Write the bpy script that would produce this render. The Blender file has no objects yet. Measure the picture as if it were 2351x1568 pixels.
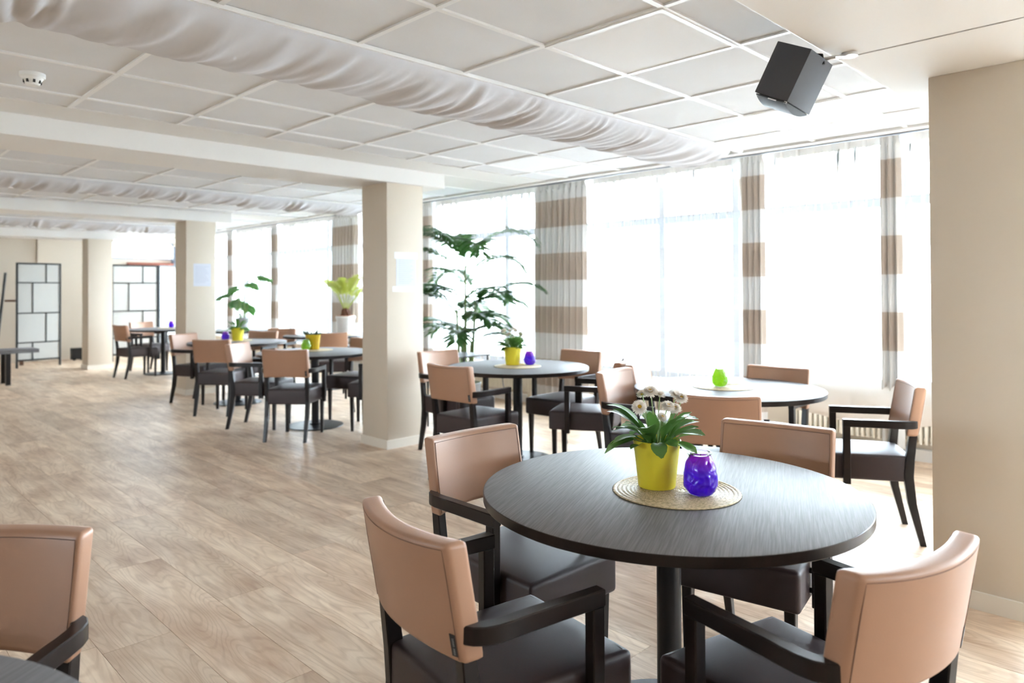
import bpy, bmesh, math, random
from mathutils import Vector, Matrix, noise

R = math.radians
scene = bpy.context.scene
COL = scene.collection
random.seed(7)

# ------------------------------------------------------------------ camera
CAM = Vector((0.0, 0.0, 1.358))
YAW, PITCH, ROLL = 0.79083, 0.0103, -0.0045
FPX, CX, CY = 1640.6, 1164.2, 649.0
fw = Vector((math.cos(YAW) * math.cos(PITCH), math.sin(YAW) * math.cos(PITCH), math.sin(PITCH)))
r0 = Vector((math.sin(YAW), -math.cos(YAW), 0))
u0 = r0.cross(fw)
rt = math.cos(ROLL) * r0 + math.sin(ROLL) * u0
up = -math.sin(ROLL) * r0 + math.cos(ROLL) * u0
cd = bpy.data.cameras.new('camera')
cam = bpy.data.objects.new('camera', cd)
COL.objects.link(cam)
M = Matrix((rt, up, -fw)).transposed().to_4x4()
M.translation = CAM
cam.matrix_world = M
cd.sensor_width = 36.0
cd.lens = FPX / 2351 * 36.0
cd.shift_x = (1175.5 - CX) / 2351
cd.shift_y = (CY - 784.0) / 2351
cd.clip_start = 0.05
cd.dof.use_dof = True
cd.dof.focus_distance = 2.25
cd.dof.aperture_fstop = 2.8
scene.camera = cam

# ------------------------------------------------------------------ world, daylight, exposure
w = bpy.data.worlds.new('overcast')
scene.world = w
w.use_nodes = True
bg = w.node_tree.nodes['Background']
bg.inputs['Color'].default_value = (0.77, 0.885, 1.0, 1)
bg.inputs['Strength'].default_value = 9.0


def portal(name, loc, rot, sx, sy):
    ld = bpy.data.lights.new(name, 'AREA')
    ld.shape = 'RECTANGLE'
    ld.size, ld.size_y = sx, sy
    ld.cycles.is_portal = True
    o = bpy.data.objects.new(name, ld)
    COL.objects.link(o)
    o.location = loc
    o.rotation_euler = rot
    return o


portal('window_daylight', (6.42, 6.47, 1.58), (0, R(90), 0), 2.2, 19.9)   # daylight of the long window front
LFILL = (3.8, 5.2, 1.05, 1.95)             # unseen window openings added for fill light: from, to, sill, head
BFILL = (2.3, 3.5, 1.0, 2.05)  # rear opening, likewise added to light the camera-facing sides
portal('side_fill_portal', (-4.72, 4.5, 1.5), (0, R(-90), 0), 0.9, 1.4)  # sky light through the added side window
portal('rear_fill_portal', (2.9, -3.72, 1.525), (R(90), 0, 0), 1.2, 1.05)  # sky light through the added rear window
portal('transom_daylight', (5.25, 16.62, 2.24), (R(-90), 0, 0), 1.3, 0.4)
vs = scene.view_settings
vs.view_transform = 'Standard'
vs.look = 'None'
vs.gamma = 1.0
vs.use_curve_mapping = False
vs.exposure = 2.3
cy = scene.cycles
cy.max_bounces = 7
cy.diffuse_bounces = 5
cy.glossy_bounces = 3
cy.transmission_bounces = 3
cy.transparent_max_bounces = 24
cy.sample_clamp_indirect = 6.0
cy.use_denoising = True
cy.adaptive_threshold = 0.2
cy.use_light_tree = False
cy.caustics_reflective = False
cy.caustics_refractive = False


# ------------------------------------------------------------------ materials
def mat(name):
    m = bpy.data.materials.new(name)
    m.use_nodes = True
    nt = m.node_tree
    b = nt.nodes['Principled BSDF']
    return m, nt, nt.nodes, nt.links, b


def N(nodes, t, **kw):
    n = nodes.new(t)
    for k, v in kw.items():
        setattr(n, k, v)
    return n


def plain(name, col, rough=0.5, spec=0.5, metal=0.0, bump=None, var=0.0, coat=0.0, sheen=0.0):
    """col + optional fine noise bump (scale, strength) + slight tone variation"""
    m, nt, ns, lk, b = mat(name)
    b.inputs['Base Color'].default_value = (*col, 1)
    b.inputs['Roughness'].default_value = rough
    b.inputs['Specular IOR Level'].default_value = spec
    b.inputs['Metallic'].default_value = metal
    b.inputs['Coat Weight'].default_value = coat
    b.inputs['Sheen Weight'].default_value = sheen
    tc = N(ns, 'ShaderNodeTexCoord')
    if bump:
        t = N(ns, 'ShaderNodeTexNoise')
        t.inputs['Scale'].default_value = bump[0]
        t.inputs['Detail'].default_value = 4
        lk.new(tc.outputs['Object'], t.inputs['Vector'])
        bp = N(ns, 'ShaderNodeBump')
        bp.inputs['Strength'].default_value = bump[1]
        bp.inputs['Distance'].default_value = 0.002
        lk.new(t.outputs['Fac'], bp.inputs['Height'])
        lk.new(bp.outputs['Normal'], b.inputs['Normal'])
    if var:
        t2 = N(ns, 'ShaderNodeTexNoise')
        t2.inputs['Scale'].default_value = 3.0
        t2.inputs['Detail'].default_value = 5
        lk.new(tc.outputs['Object'], t2.inputs['Vector'])
        mx = N(ns, 'ShaderNodeMix', data_type='RGBA')
        mx.inputs['A'].default_value = (*[c * (1 - var) for c in col], 1)
        mx.inputs['B'].default_value = (*[min(1, c * (1 + var)) for c in col], 1)
        lk.new(t2.outputs['Fac'], mx.inputs['Factor'])
        lk.new(mx.outputs['Result'], b.inputs['Base Color'])
    return m


def plank_mat(name, attr):
    m, nt, ns, lk, b = mat(name)
    if attr:
        rn = N(ns, 'ShaderNodeAttribute', attribute_name='tone')
        ro = rn.outputs['Fac']
    else:
        rn = N(ns, 'ShaderNodeObjectInfo')
        ro = rn.outputs['Random']
    geo = N(ns, 'ShaderNodeNewGeometry')
    off = N(ns, 'ShaderNodeVectorMath', operation='SCALE')
    off.inputs[0].default_value = (3.1, 41.0, 7.0)
    lk.new(ro, off.inputs['Scale'])
    add = N(ns, 'ShaderNodeVectorMath', operation='ADD')
    lk.new(geo.outputs['Position'], add.inputs[0])
    lk.new(off.outputs[0], add.inputs[1])
    mp = N(ns, 'ShaderNodeMapping')
    mp.inputs['Scale'].default_value = (16, 1.7, 1)
    lk.new(add.outputs[0], mp.inputs['Vector'])
    n1 = N(ns, 'ShaderNodeTexNoise')
    n1.inputs['Scale'].default_value = 1.0
    n1.inputs['Detail'].default_value = 7
    n1.inputs['Roughness'].default_value = 0.62
    n1.inputs['Distortion'].default_value = 0.9
    lk.new(mp.outputs[0], n1.inputs['Vector'])
    # cathedral figure: contour lines of a stretched noise field
    mp2 = N(ns, 'ShaderNodeMapping')
    mp2.inputs['Scale'].default_value = (5.5, 1.1, 1)
    lk.new(add.outputs[0], mp2.inputs['Vector'])
    n2 = N(ns, 'ShaderNodeTexNoise')
    n2.inputs['Scale'].default_value = 1.0
    n2.inputs['Detail'].default_value = 1.5
    lk.new(mp2.outputs[0], n2.inputs['Vector'])
    mul = N(ns, 'ShaderNodeMath', operation='MULTIPLY')
    mul.inputs[1].default_value = 150
    lk.new(n2.outputs['Fac'], mul.inputs[0])
    sn = N(ns, 'ShaderNodeMath', operation='SINE')
    lk.new(mul.outputs[0], sn.inputs[0])
    # blotches
    mp3 = N(ns, 'ShaderNodeMapping')
    mp3.inputs['Scale'].default_value = (4.5, 2.2, 1)
    lk.new(add.outputs[0], mp3.inputs['Vector'])
    n3 = N(ns, 'ShaderNodeTexNoise')
    n3.inputs['Scale'].default_value = 1.0
    n3.inputs['Detail'].default_value = 3
    lk.new(mp3.outputs[0], n3.inputs['Vector'])
    r3 = N(ns, 'ShaderNodeMapRange')
    r3.inputs['From Min'].default_value = 0.42
    r3.inputs['From Max'].default_value = 0.72
    lk.new(n3.outputs['Fac'], r3.inputs['Value'])
    ramp = N(ns, 'ShaderNodeValToRGB')
    cr = ramp.color_ramp
    cr.elements[0].position = 0.30
    cr.elements[0].color = (0.57, 0.405, 0.275, 1)
    cr.elements[1].position = 0.68
    cr.elements[1].color = (0.85, 0.69, 0.53, 1)
    lk.new(n1.outputs['Fac'], ramp.inputs['Fac'])
    mx = N(ns, 'ShaderNodeMix', data_type='RGBA', blend_type='MULTIPLY')
    lk.new(ramp.outputs['Color'], mx.inputs['A'])
    mx.inputs['B'].default_value = (0.70, 0.62, 0.57, 1)
    lk.new(r3.outputs['Result'], mx.inputs['Factor'])
    # contour lines darken slightly
    l2 = N(ns, 'ShaderNodeMapRange')
    l2.inputs['From Min'].default_value = 0.2
    l2.inputs['From Max'].default_value = 1.0
    l2.inputs['To Max'].default_value = 0.30
    lk.new(sn.outputs[0], l2.inputs['Value'])
    mx2 = N(ns, 'ShaderNodeMix', data_type='RGBA', blend_type='MULTIPLY')
    lk.new(mx.outputs['Result'], mx2.inputs['A'])
    mx2.inputs['B'].default_value = (0.62, 0.52, 0.44, 1)
    lk.new(l2.outputs['Result'], mx2.inputs['Factor'])
    hs = N(ns, 'ShaderNodeHueSaturation')
    vr = N(ns, 'ShaderNodeMapRange')
    vr.inputs['To Min'].default_value = 0.90
    vr.inputs['To Max'].default_value = 1.10
    lk.new(ro, vr.inputs['Value'])
    lk.new(vr.outputs['Result'], hs.inputs['Value'])
    lk.new(mx2.outputs['Result'], hs.inputs['Color'])
    lk.new(hs.outputs['Color'], b.inputs['Base Color'])
    b.inputs['Roughness'].default_value = 0.42
    b.inputs['Specular IOR Level'].default_value = 0.45
    bp = N(ns, 'ShaderNodeBump')
    bp.inputs['Strength'].default_value = 0.12
    bp.inputs['Distance'].default_value = 0.001
    lk.new(n1.outputs['Fac'], bp.inputs['Height'])
    lk.new(bp.outputs['Normal'], b.inputs['Normal'])
    return m


def leather(name, col, dark, rough, scale=420, spec=0.5):
    m, nt, ns, lk, b = mat(name)
    tc = N(ns, 'ShaderNodeTexCoord')
    n = N(ns, 'ShaderNodeTexNoise')
    n.inputs['Scale'].default_value = 9
    n.inputs['Detail'].default_value = 4
    lk.new(tc.outputs['Object'], n.inputs['Vector'])
    mx = N(ns, 'ShaderNodeMix', data_type='RGBA')
    mx.inputs['A'].default_value = (*dark, 1)
    mx.inputs['B'].default_value = (*col, 1)
    lk.new(n.outputs['Fac'], mx.inputs['Factor'])
    lk.new(mx.outputs['Result'], b.inputs['Base Color'])
    v = N(ns, 'ShaderNodeTexVoronoi')
    v.inputs['Scale'].default_value = scale
    lk.new(tc.outputs['Object'], v.inputs['Vector'])
    bp = N(ns, 'ShaderNodeBump')
    bp.inputs['Strength'].default_value = 0.22
    bp.inputs['Distance'].default_value = 0.0006
    lk.new(v.outputs['Distance'], bp.inputs['Height'])
    lk.new(bp.outputs['Normal'], b.inputs['Normal'])
    b.inputs['Roughness'].default_value = rough
    b.inputs['Specular IOR Level'].default_value = spec
    return m


def wenge(name, table=False):
    m, nt, ns, lk, b = mat(name)
    tc = N(ns, 'ShaderNodeTexCoord')
    mp = N(ns, 'ShaderNodeMapping')
    mp.inputs['Scale'].default_value = (7, 210, 20) if table else (60, 6, 6)
    lk.new(tc.outputs['Object'], mp.inputs['Vector'])
    n = N(ns, 'ShaderNodeTexNoise')
    n.inputs['Scale'].default_value = 1
    n.inputs['Detail'].default_value = 5
    n.inputs['Distortion'].default_value = 0.35 if table else 0.2
    lk.new(mp.outputs[0], n.inputs['Vector'])
    ramp = N(ns, 'ShaderNodeValToRGB')
    cr = ramp.color_ramp
    cr.elements[0].position = 0.35
    cr.elements[1].position = 0.75
    if table:
        cr.elements[0].color = (0.092, 0.089, 0.096, 1)
        cr.elements[1].color = (0.175, 0.170, 0.180, 1)
    else:
        cr.elements[0].color = (0.007, 0.0045, 0.0045, 1)
        cr.elements[1].color = (0.017, 0.010, 0.009, 1)
    lk.new(n.outputs['Fac'], ramp.inputs['Fac'])
    lk.new(ramp.outputs['Color'], b.inputs['Base Color'])
    b.inputs['Roughness'].default_value = 0.55 if table else 0.30
    b.inputs['Specular IOR Level'].default_value = 0.85 if table else 0.3
    bp = N(ns, 'ShaderNodeBump')
    bp.inputs['Strength'].default_value = 0.42 if table else 0.12
    bp.inputs['Distance'].default_value = 0.0005
    lk.new(n.outputs['Fac'], bp.inputs['Height'])
    lk.new(bp.outputs['Normal'], b.inputs['Normal'])
    return m


def fabric(name, bands, transp, tint, heading=None, glow=0.1):
    """curtain cloth: horizontal woven bands by height; mixes see-through, light passed on and light sent back"""
    m, nt, ns, lk, b = mat(name)
    ns.remove(b)
    out = ns['Material Output']
    geo = N(ns, 'ShaderNodeNewGeometry')
    sp = N(ns, 'ShaderNodeSeparateXYZ')
    lk.new(geo.outputs['Position'], sp.inputs[0])
    a = N(ns, 'ShaderNodeMath', operation='SUBTRACT')
    a.inputs[0].default_value = 2.365
    lk.new(sp.outputs['Z'], a.inputs[1])
    md = N(ns, 'ShaderNodeMath', operation='MODULO')
    md.inputs[1].default_value = 0.596
    lk.new(a.outputs[0], md.inputs[0])
    lt = N(ns, 'ShaderNodeMath', operation='LESS_THAN')
    lt.inputs[1].default_value = 0.302
    lk.new(md.outputs[0], lt.inputs[0])
    below = N(ns, 'ShaderNodeMath', operation='GREATER_THAN')
    below.inputs[1].default_value = 0.0
    lk.new(a.outputs[0], below.inputs[0])
    isb = N(ns, 'ShaderNodeMath', operation='MULTIPLY')
    lk.new(lt.outputs[0], isb.inputs[0])
    lk.new(below.outputs[0], isb.inputs[1])
    mc = N(ns, 'ShaderNodeMix', data_type='RGBA')
    mc.inputs['A'].default_value = (*tint, 1)
    mc.inputs['B'].default_value = (*bands, 1)
    lk.new(isb.outputs[0], mc.inputs['Factor'])
    d = N(ns, 'ShaderNodeBsdfDiffuse')
    t = N(ns, 'ShaderNodeBsdfTranslucent')
    tr = N(ns, 'ShaderNodeBsdfTransparent')
    lk.new(mc.outputs['Result'], d.inputs['Color'])
    lk.new(mc.outputs['Result'], t.inputs['Color'])
    m1 = N(ns, 'ShaderNodeMixShader')
    m1.inputs[0].default_value = glow
    lk.new(d.outputs[0], m1.inputs[1])
    lk.new(t.outputs[0], m1.inputs[2])
    f = N(ns, 'ShaderNodeMix', data_type='FLOAT')
    f.inputs['A'].default_value = transp[0]
    f.inputs['B'].default_value = transp[1]
    lk.new(isb.outputs[0], f.inputs['Factor'])
    fo = f.outputs['Result']
    gl = None
    if heading and transp[0] > 0:
        # cloth lies denser in the gathers that hang from the heading
        wv = N(ns, 'ShaderNodeTexNoise')
        wv.noise_dimensions = '1D'
        wv.inputs['Scale'].default_value = 17.0
        wv.inputs['Detail'].default_value = 1.0
        lk.new(sp.outputs['Y'], wv.inputs['W'])
        lim = N(ns, 'ShaderNodeMapRange')
        lim.inputs['From Min'].default_value = 2.50
        lim.inputs['From Max'].default_value = 2.12
        lim.inputs['To Min'].default_value = 0.42
        lim.inputs['To Max'].default_value = 0.78
        lk.new(sp.outputs['Z'], lim.inputs['Value'])
        st_ = N(ns, 'ShaderNodeMath', operation='SUBTRACT')
        lk.new(wv.outputs['Fac'], st_.inputs[0])
        lk.new(lim.outputs['Result'], st_.inputs[1])
        sc_ = N(ns, 'ShaderNodeMapRange')
        sc_.inputs['From Min'].default_value = 0.0
        sc_.inputs['From Max'].default_value = 0.10
        sc_.inputs['To Min'].default_value = 1.0
        sc_.inputs['To Max'].default_value = 0.02
        lk.new(st_.outputs[0], sc_.inputs['Value'])
        gm = N(ns, 'ShaderNodeMath', operation='MULTIPLY')
        lk.new(fo, gm.inputs[0])
        lk.new(sc_.outputs['Result'], gm.inputs[1])
        fo = gm.outputs[0]
    if heading:
        gl = N(ns, 'ShaderNodeMath', operation='LESS_THAN')
        gl.inputs[1].default_value = heading
        lk.new(sp.outputs['Z'], gl.inputs[0])
        gq = N(ns, 'ShaderNodeMapRange')
        gq.inputs['To Min'].default_value = 0.008
        gq.inputs['To Max'].default_value = glow
        lk.new(gl.outputs[0], gq.inputs['Value'])
        lk.new(gq.outputs['Result'], m1.inputs[0])
        h = N(ns, 'ShaderNodeMath', operation='LESS_THAN')
        h.inputs[1].default_value = heading
        lk.new(sp.outputs['Z'], h.inputs[0])
        hm = N(ns, 'ShaderNodeMath', operation='MULTIPLY')
        lk.new(fo, hm.inputs[0])
        lk.new(h.outputs[0], hm.inputs[1])
        fo = hm.outputs[0]
    m2 = N(ns, 'ShaderNodeMixShader')
    lk.new(fo, m2.inputs[0])
    lk.new(m1.outputs[0], m2.inputs[1])
    lk.new(tr.outputs[0], m2.inputs[2])
    lk.new(m2.outputs[0], out.inputs['Surface'])
    return m


def thin_glass(name, tint=(1, 1, 1), refl=1.0, rough=0.0):
    m, nt, ns, lk, b = mat(name)
    ns.remove(b)
    out = ns['Material Output']
    tr = N(ns, 'ShaderNodeBsdfTransparent')
    tr.inputs['Color'].default_value = (*tint, 1)
    gl = N(ns, 'ShaderNodeBsdfGlossy')
    gl.inputs['Roughness'].default_value = rough
    fr = N(ns, 'ShaderNodeFresnel')
    fr.inputs['IOR'].default_value = 1.45
    ml = N(ns, 'ShaderNodeMath', operation='MULTIPLY')
    ml.inputs[1].default_value = refl
    lk.new(fr.outputs[0], ml.inputs[0])
    mx = N(ns, 'ShaderNodeMixShader')
    lk.new(ml.outputs[0], mx.inputs[0])
    lk.new(tr.outputs[0], mx.inputs[1])
    lk.new(gl.outputs[0], mx.inputs[2])
    lk.new(mx.outputs[0], out.inputs['Surface'])
    return m


def leaf_mat(name, col, col2, trans=0.35, rough=0.4):
    m, nt, ns, lk, b = mat(name)
    out = ns['Material Output']
    oi = N(ns, 'ShaderNodeTexCoord')
    n = N(ns, 'ShaderNodeTexNoise')
    n.inputs['Scale'].default_value = 6
    lk.new(oi.outputs['Object'], n.inputs['Vector'])
    mx = N(ns, 'ShaderNodeMix', data_type='RGBA')
    mx.inputs['A'].default_value = (*col, 1)
    mx.inputs['B'].default_value = (*col2, 1)
    lk.new(n.outputs['Fac'], mx.inputs['Factor'])
    lk.new(mx.outputs['Result'], b.inputs['Base Color'])
    b.inputs['Roughness'].default_value = rough
    t = N(ns, 'ShaderNodeBsdfTranslucent')
    lk.new(mx.outputs['Result'], t.inputs['Color'])
    ms = N(ns, 'ShaderNodeMixShader')
    ms.inputs[0].default_value = trans
    lk.new(b.outputs[0], ms.inputs[1])
    lk.new(t.outputs[0], ms.inputs[2])
    lk.new(ms.outputs[0], out.inputs['Surface'])
    return m


def wax_mat(name, low, high, z0, z1):
    """coloured wax seen in a jar: colour runs with height inside the thing itself"""
    m, nt, ns, lk, b = mat(name)
    out = ns['Material Output']
    tc = N(ns, 'ShaderNodeTexCoord')
    sp = N(ns, 'ShaderNodeSeparateXYZ')
    lk.new(tc.outputs['Object'], sp.inputs[0])
    mr = N(ns, 'ShaderNodeMapRange')
    mr.inputs['From Min'].default_value = z0
    mr.inputs['From Max'].default_value = z1
    lk.new(sp.outputs['Z'], mr.inputs['Value'])
    mx = N(ns, 'ShaderNodeMix', data_type='RGBA')
    mx.inputs['A'].default_value = (*low, 1)
    mx.inputs['B'].default_value = (*high, 1)
    lk.new(mr.outputs['Result'], mx.inputs['Factor'])
    lk.new(mx.outputs['Result'], b.inputs['Base Color'])
    b.inputs['Roughness'].default_value = 0.3
    t = N(ns, 'ShaderNodeBsdfTranslucent')
    lk.new(mx.outputs['Result'], t.inputs['Color'])
    ms = N(ns, 'ShaderNodeMixShader')
    ms.inputs[0].default_value = 0.55
    lk.new(b.outputs[0], ms.inputs[1])
    lk.new(t.outputs[0], ms.inputs[2])
    lk.new(ms.outputs[0], out.inputs['Surface'])
    return m


def straw_mat(name):
    m, nt, ns, lk, b = mat(name)
    tc = N(ns, 'ShaderNodeTexCoord')
    sp = N(ns, 'ShaderNodeSeparateXYZ')
    lk.new(tc.outputs['Object'], sp.inputs[0])
    at = N(ns, 'ShaderNodeMath', operation='ARCTAN2')
    lk.new(sp.outputs['Y'], at.inputs[0])
    lk.new(sp.outputs['X'], at.inputs[1])
    ln = N(ns, 'ShaderNodeVectorMath', operation='LENGTH')
    lk.new(tc.outputs['Object'], ln.inputs[0])
    cb = N(ns, 'ShaderNodeCombineXYZ')
    ma = N(ns, 'ShaderNodeMath', operation='MULTIPLY')
    ma.inputs[1].default_value = 9
    lk.new(at.outputs[0], ma.inputs[0])
    mr = N(ns, 'ShaderNodeMath', operation='MULTIPLY')
    mr.inputs[1].default_value = 110
    lk.new(ln.outputs['Value'], mr.inputs[0])
    lk.new(ma.outputs[0], cb.inputs['X'])
    lk.new(mr.outputs[0], cb.inputs['Y'])
    n = N(ns, 'ShaderNodeTexNoise')
    n.inputs['Scale'].default_value = 1.6
    n.inputs['Detail'].default_value = 5
    n.inputs['Roughness'].default_value = 0.7
    lk.new(cb.outputs[0], n.inputs['Vector'])
    ramp = N(ns, 'ShaderNodeValToRGB')
    cr = ramp.color_ramp
    cr.elements[0].position = 0.30
    cr.elements[0].color = (0.22, 0.17, 0.07, 1)
    cr.elements[1].position = 0.60
    cr.elements[1].color = (0.70, 0.56, 0.36, 1)
    lk.new(n.outputs['Fac'], ramp.inputs['Fac'])
    lk.new(ramp.outputs['Color'], b.inputs['Base Color'])
    b.inputs['Roughness'].default_value = 0.5
    bp = N(ns, 'ShaderNodeBump')
    bp.inputs['Strength'].default_value = 0.9
    bp.inputs['Distance'].default_value = 0.0015
    lk.new(n.outputs['Fac'], bp.inputs['Height'])
    lk.new(bp.outputs['Normal'], b.inputs['Normal'])
    return m


MT = {}
MT['plank'] = plank_mat('oak_plank', False)
MT['plank_stuff'] = plank_mat('oak_plank_far', True)
MT['subfloor'] = plain('subfloor', (0.16, 0.11, 0.075), 0.8)
MT['wall'] = plain('cream_plaster', (0.67, 0.592, 0.498), 0.75, 0.3, bump=(90, 0.12))
MT['beam'] = plain('beam_plaster', (0.82, 0.80, 0.78), 0.75, 0.3, bump=(60, 0.12), var=0.015)
MT['skirt'] = plain('cream_skirting', (0.84, 0.79, 0.71), 0.4, 0.5, bump=(30, 0.03))
MT['tile'] = plain('mineral_tile', (0.755, 0.762, 0.782), 0.9, 0.2, bump=(260, 0.35), var=0.05)
MT['gridbar'] = plain('white_grid', (0.86, 0.86, 0.86), 0.4, 0.5, bump=(20, 0.02))
MT['slab'] = plain('ceiling_slab', (0.80, 0.79, 0.775), 0.85, 0.2, bump=(40, 0.1))
MT['diffuser'] = plain('opal_diffuser', (0.86, 0.86, 0.87), 0.8, 0.3, bump=(300, 0.03))
MT['white'] = plain('white_paint', (0.86, 0.86, 0.86), 0.35, 0.5, bump=(30, 0.03))
MT['duct'] = plain('duct_fabric', (0.655, 0.652, 0.685), 0.9, 0.15, bump=(700, 0.3), var=0.02)
MT['tan'] = leather('tan_leather', (0.44, 0.245, 0.155), (0.40, 0.22, 0.137), 0.42)
MT['brown'] = leather('dark_brown_leather', (0.034, 0.0185, 0.020), (0.026, 0.014, 0.0155), 0.46, spec=0.55)
MT['seam'] = plain('tan_thread', (0.20, 0.105, 0.07), 0.7, bump=(900, 0.4))
MT['dseam'] = plain('brown_thread', (0.11, 0.08, 0.085), 0.6, bump=(900, 0.4))
MT['wood'] = wenge('wenge_frame')
MT['wtop'] = wenge('wenge_top', True)
MT['black'] = plain('black_metal', (0.007, 0.007, 0.009), 0.36, 0.35, bump=(200, 0.05))
MT['tag'] = plain('black_tag', (0.008, 0.008, 0.009), 0.6, bump=(300, 0.1))
MT['taglet'] = plain('tag_print', (0.50, 0.50, 0.50), 0.7, bump=(300, 0.1))
MT['sheer'] = fabric('sheer_curtain', (0.66, 0.60, 0.54), (0.80, 0.68), (0.80, 0.79, 0.78), 2.495, 0.04)
MT['drape'] = fabric('banded_curtain', (0.46, 0.385, 0.325), (0.0, 0.0), (0.66, 0.645, 0.63), 2.50, 0.03)
MT['cloth'] = plain('white_net_cloth', (0.84, 0.82, 0.80), 0.9, 0.1, bump=(300, 0.2))
MT['winframe'] = plain('grey_window_frame', (0.30, 0.33, 0.38), 0.45, 0.5, bump=(60, 0.05))
MT['glass'] = thin_glass('window_glass', (0.97, 0.985, 0.98), 0.7)
MT['rad'] = plain('cream_enamel', (0.78, 0.72, 0.62), 0.35, 0.5, bump=(40, 0.04))
MT['outside'] = plain('pale_paving', (0.46, 0.455, 0.44), 0.9, 0.2, bump=(5, 0.3), var=0.08)
MT['speaker'] = plain('speaker_shell', (0.05, 0.05, 0.06), 0.5, 0.45, bump=(900, 0.35))
MT['grille'] = plain('speaker_grille', (0.035, 0.036, 0.042), 0.5, 0.5, bump=(1500, 0.6))
MT['steel'] = plain('bright_steel', (0.75, 0.75, 0.76), 0.3, 0.5, metal=0.9, bump=(100, 0.04))
MT['straw'] = straw_mat('woven_straw')
MT['strawedge'] = plain('straw_dark_edge', (0.10, 0.075, 0.04), 0.8, bump=(200, 0.3))  # rim ring, darker than the weave
MT['lime'] = plain('lime_pot', (0.80, 0.69, 0.050), 0.36, 0.5, bump=(400, 0.06))
MT['amber'] = plain('amber_pot', (0.66, 0.44, 0.02), 0.4, 0.5, bump=(200, 0.05))
MT['soil'] = plain('soil', (0.018, 0.012, 0.009), 0.95, 0.1, bump=(90, 1.0))
MT['leaf'] = leaf_mat('daisy_leaf', (0.07, 0.17, 0.035), (0.13, 0.27, 0.06), 0.3)
MT['stem'] = plain('daisy_stem', (0.26, 0.36, 0.12), 0.5, bump=(120, 0.1))
MT['petal'] = leaf_mat('daisy_petal', (0.92, 0.88, 0.83), (0.86, 0.78, 0.71), 0.3, 0.7)
MT['eye'] = plain('daisy_centre', (0.55, 0.33, 0.02), 0.8, bump=(500, 1.0))
MT['palm'] = leaf_mat('palm_leaf', (0.022, 0.075, 0.020), (0.055, 0.15, 0.03), 0.3)
MT['palm2'] = leaf_mat('pale_palm_leaf', (0.30, 0.36, 0.06), (0.42, 0.44, 0.09), 0.35)
MT['cane'] = plain('palm_cane', (0.10, 0.17, 0.03), 0.45, bump=(30, 0.2), var=0.25)
MT['fibre'] = plain('brown_fibre', (0.14, 0.055, 0.03), 0.9, bump=(60, 1.0))
MT['monstera'] = leaf_mat('monstera_leaf', (0.025, 0.10, 0.028), (0.07, 0.20, 0.03), 0.25, 0.3)
MT['lav'] = leaf_mat('grey_green_leaf', (0.10, 0.15, 0.11), (0.20, 0.24, 0.18), 0.2, 0.7)
MT['greypot'] = plain('grey_pot', (0.30, 0.30, 0.30), 0.6, bump=(40, 0.2))
MT['whitepot'] = plain('white_pot', (0.80, 0.79, 0.78), 0.35, bump=(30, 0.05))
MT['terracotta'] = plain('terracotta', (0.45, 0.18, 0.10), 0.8, bump=(60, 0.4))
MT['lightwood'] = plain('light_wood', (0.66, 0.50, 0.30), 0.5, bump=(30, 0.2))
MT['jar'] = thin_glass('jar_glass', (0.98, 0.985, 1.0), 0.9, 0.05)
MT['purple'] = wax_mat('purple_wax', (0.20, 0.02, 0.90), (0.78, 0.07, 0.72), 0.055, 0.098)
MT['green'] = wax_mat('green_wax', (0.60, 0.93, 0.04), (0.75, 0.95, 0.20), 0.055, 0.098)
MT['paper'] = plain('paper', (0.63, 0.65, 0.73), 0.8, bump=(60, 0.2))
MT['ink'] = plain('faded_print', (0.52, 0.54, 0.64), 0.8, bump=(60, 0.1))
MT['tape'] = plain('paper_tape', (0.76, 0.765, 0.78), 0.6, bump=(60, 0.1))
MT['screenf'] = plain('dark_lacquer', (0.012, 0.014, 0.016), 0.45, bump=(60, 0.1))
MT['screenp'] = leaf_mat('frosted_panel', (0.70, 0.71, 0.70), (0.76, 0.76, 0.74), 0.45, 0.5)
MT['redwood'] = plain('red_brown_wood', (0.24, 0.065, 0.035), 0.5, bump=(30, 0.3))
MT['brownwood'] = plain('brown_wood', (0.12, 0.055, 0.03), 0.5, bump=(30, 0.3))
MT['detector'] = plain('detector_plastic', (0.82, 0.82, 0.81), 0.4, bump=(60, 0.03))
MT['vent'] = plain('dark_slot', (0.03, 0.03, 0.03), 0.8, bump=(60, 0.1))
MT['slot'] = plain('soffit_groove', (0.20, 0.18, 0.165), 0.8, bump=(60, 0.1))
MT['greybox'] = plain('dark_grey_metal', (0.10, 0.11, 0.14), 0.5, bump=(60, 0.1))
MT['cable'] = plain('grey_cable', (0.10, 0.10, 0.11), 0.5, bump=(60, 0.1))


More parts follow.
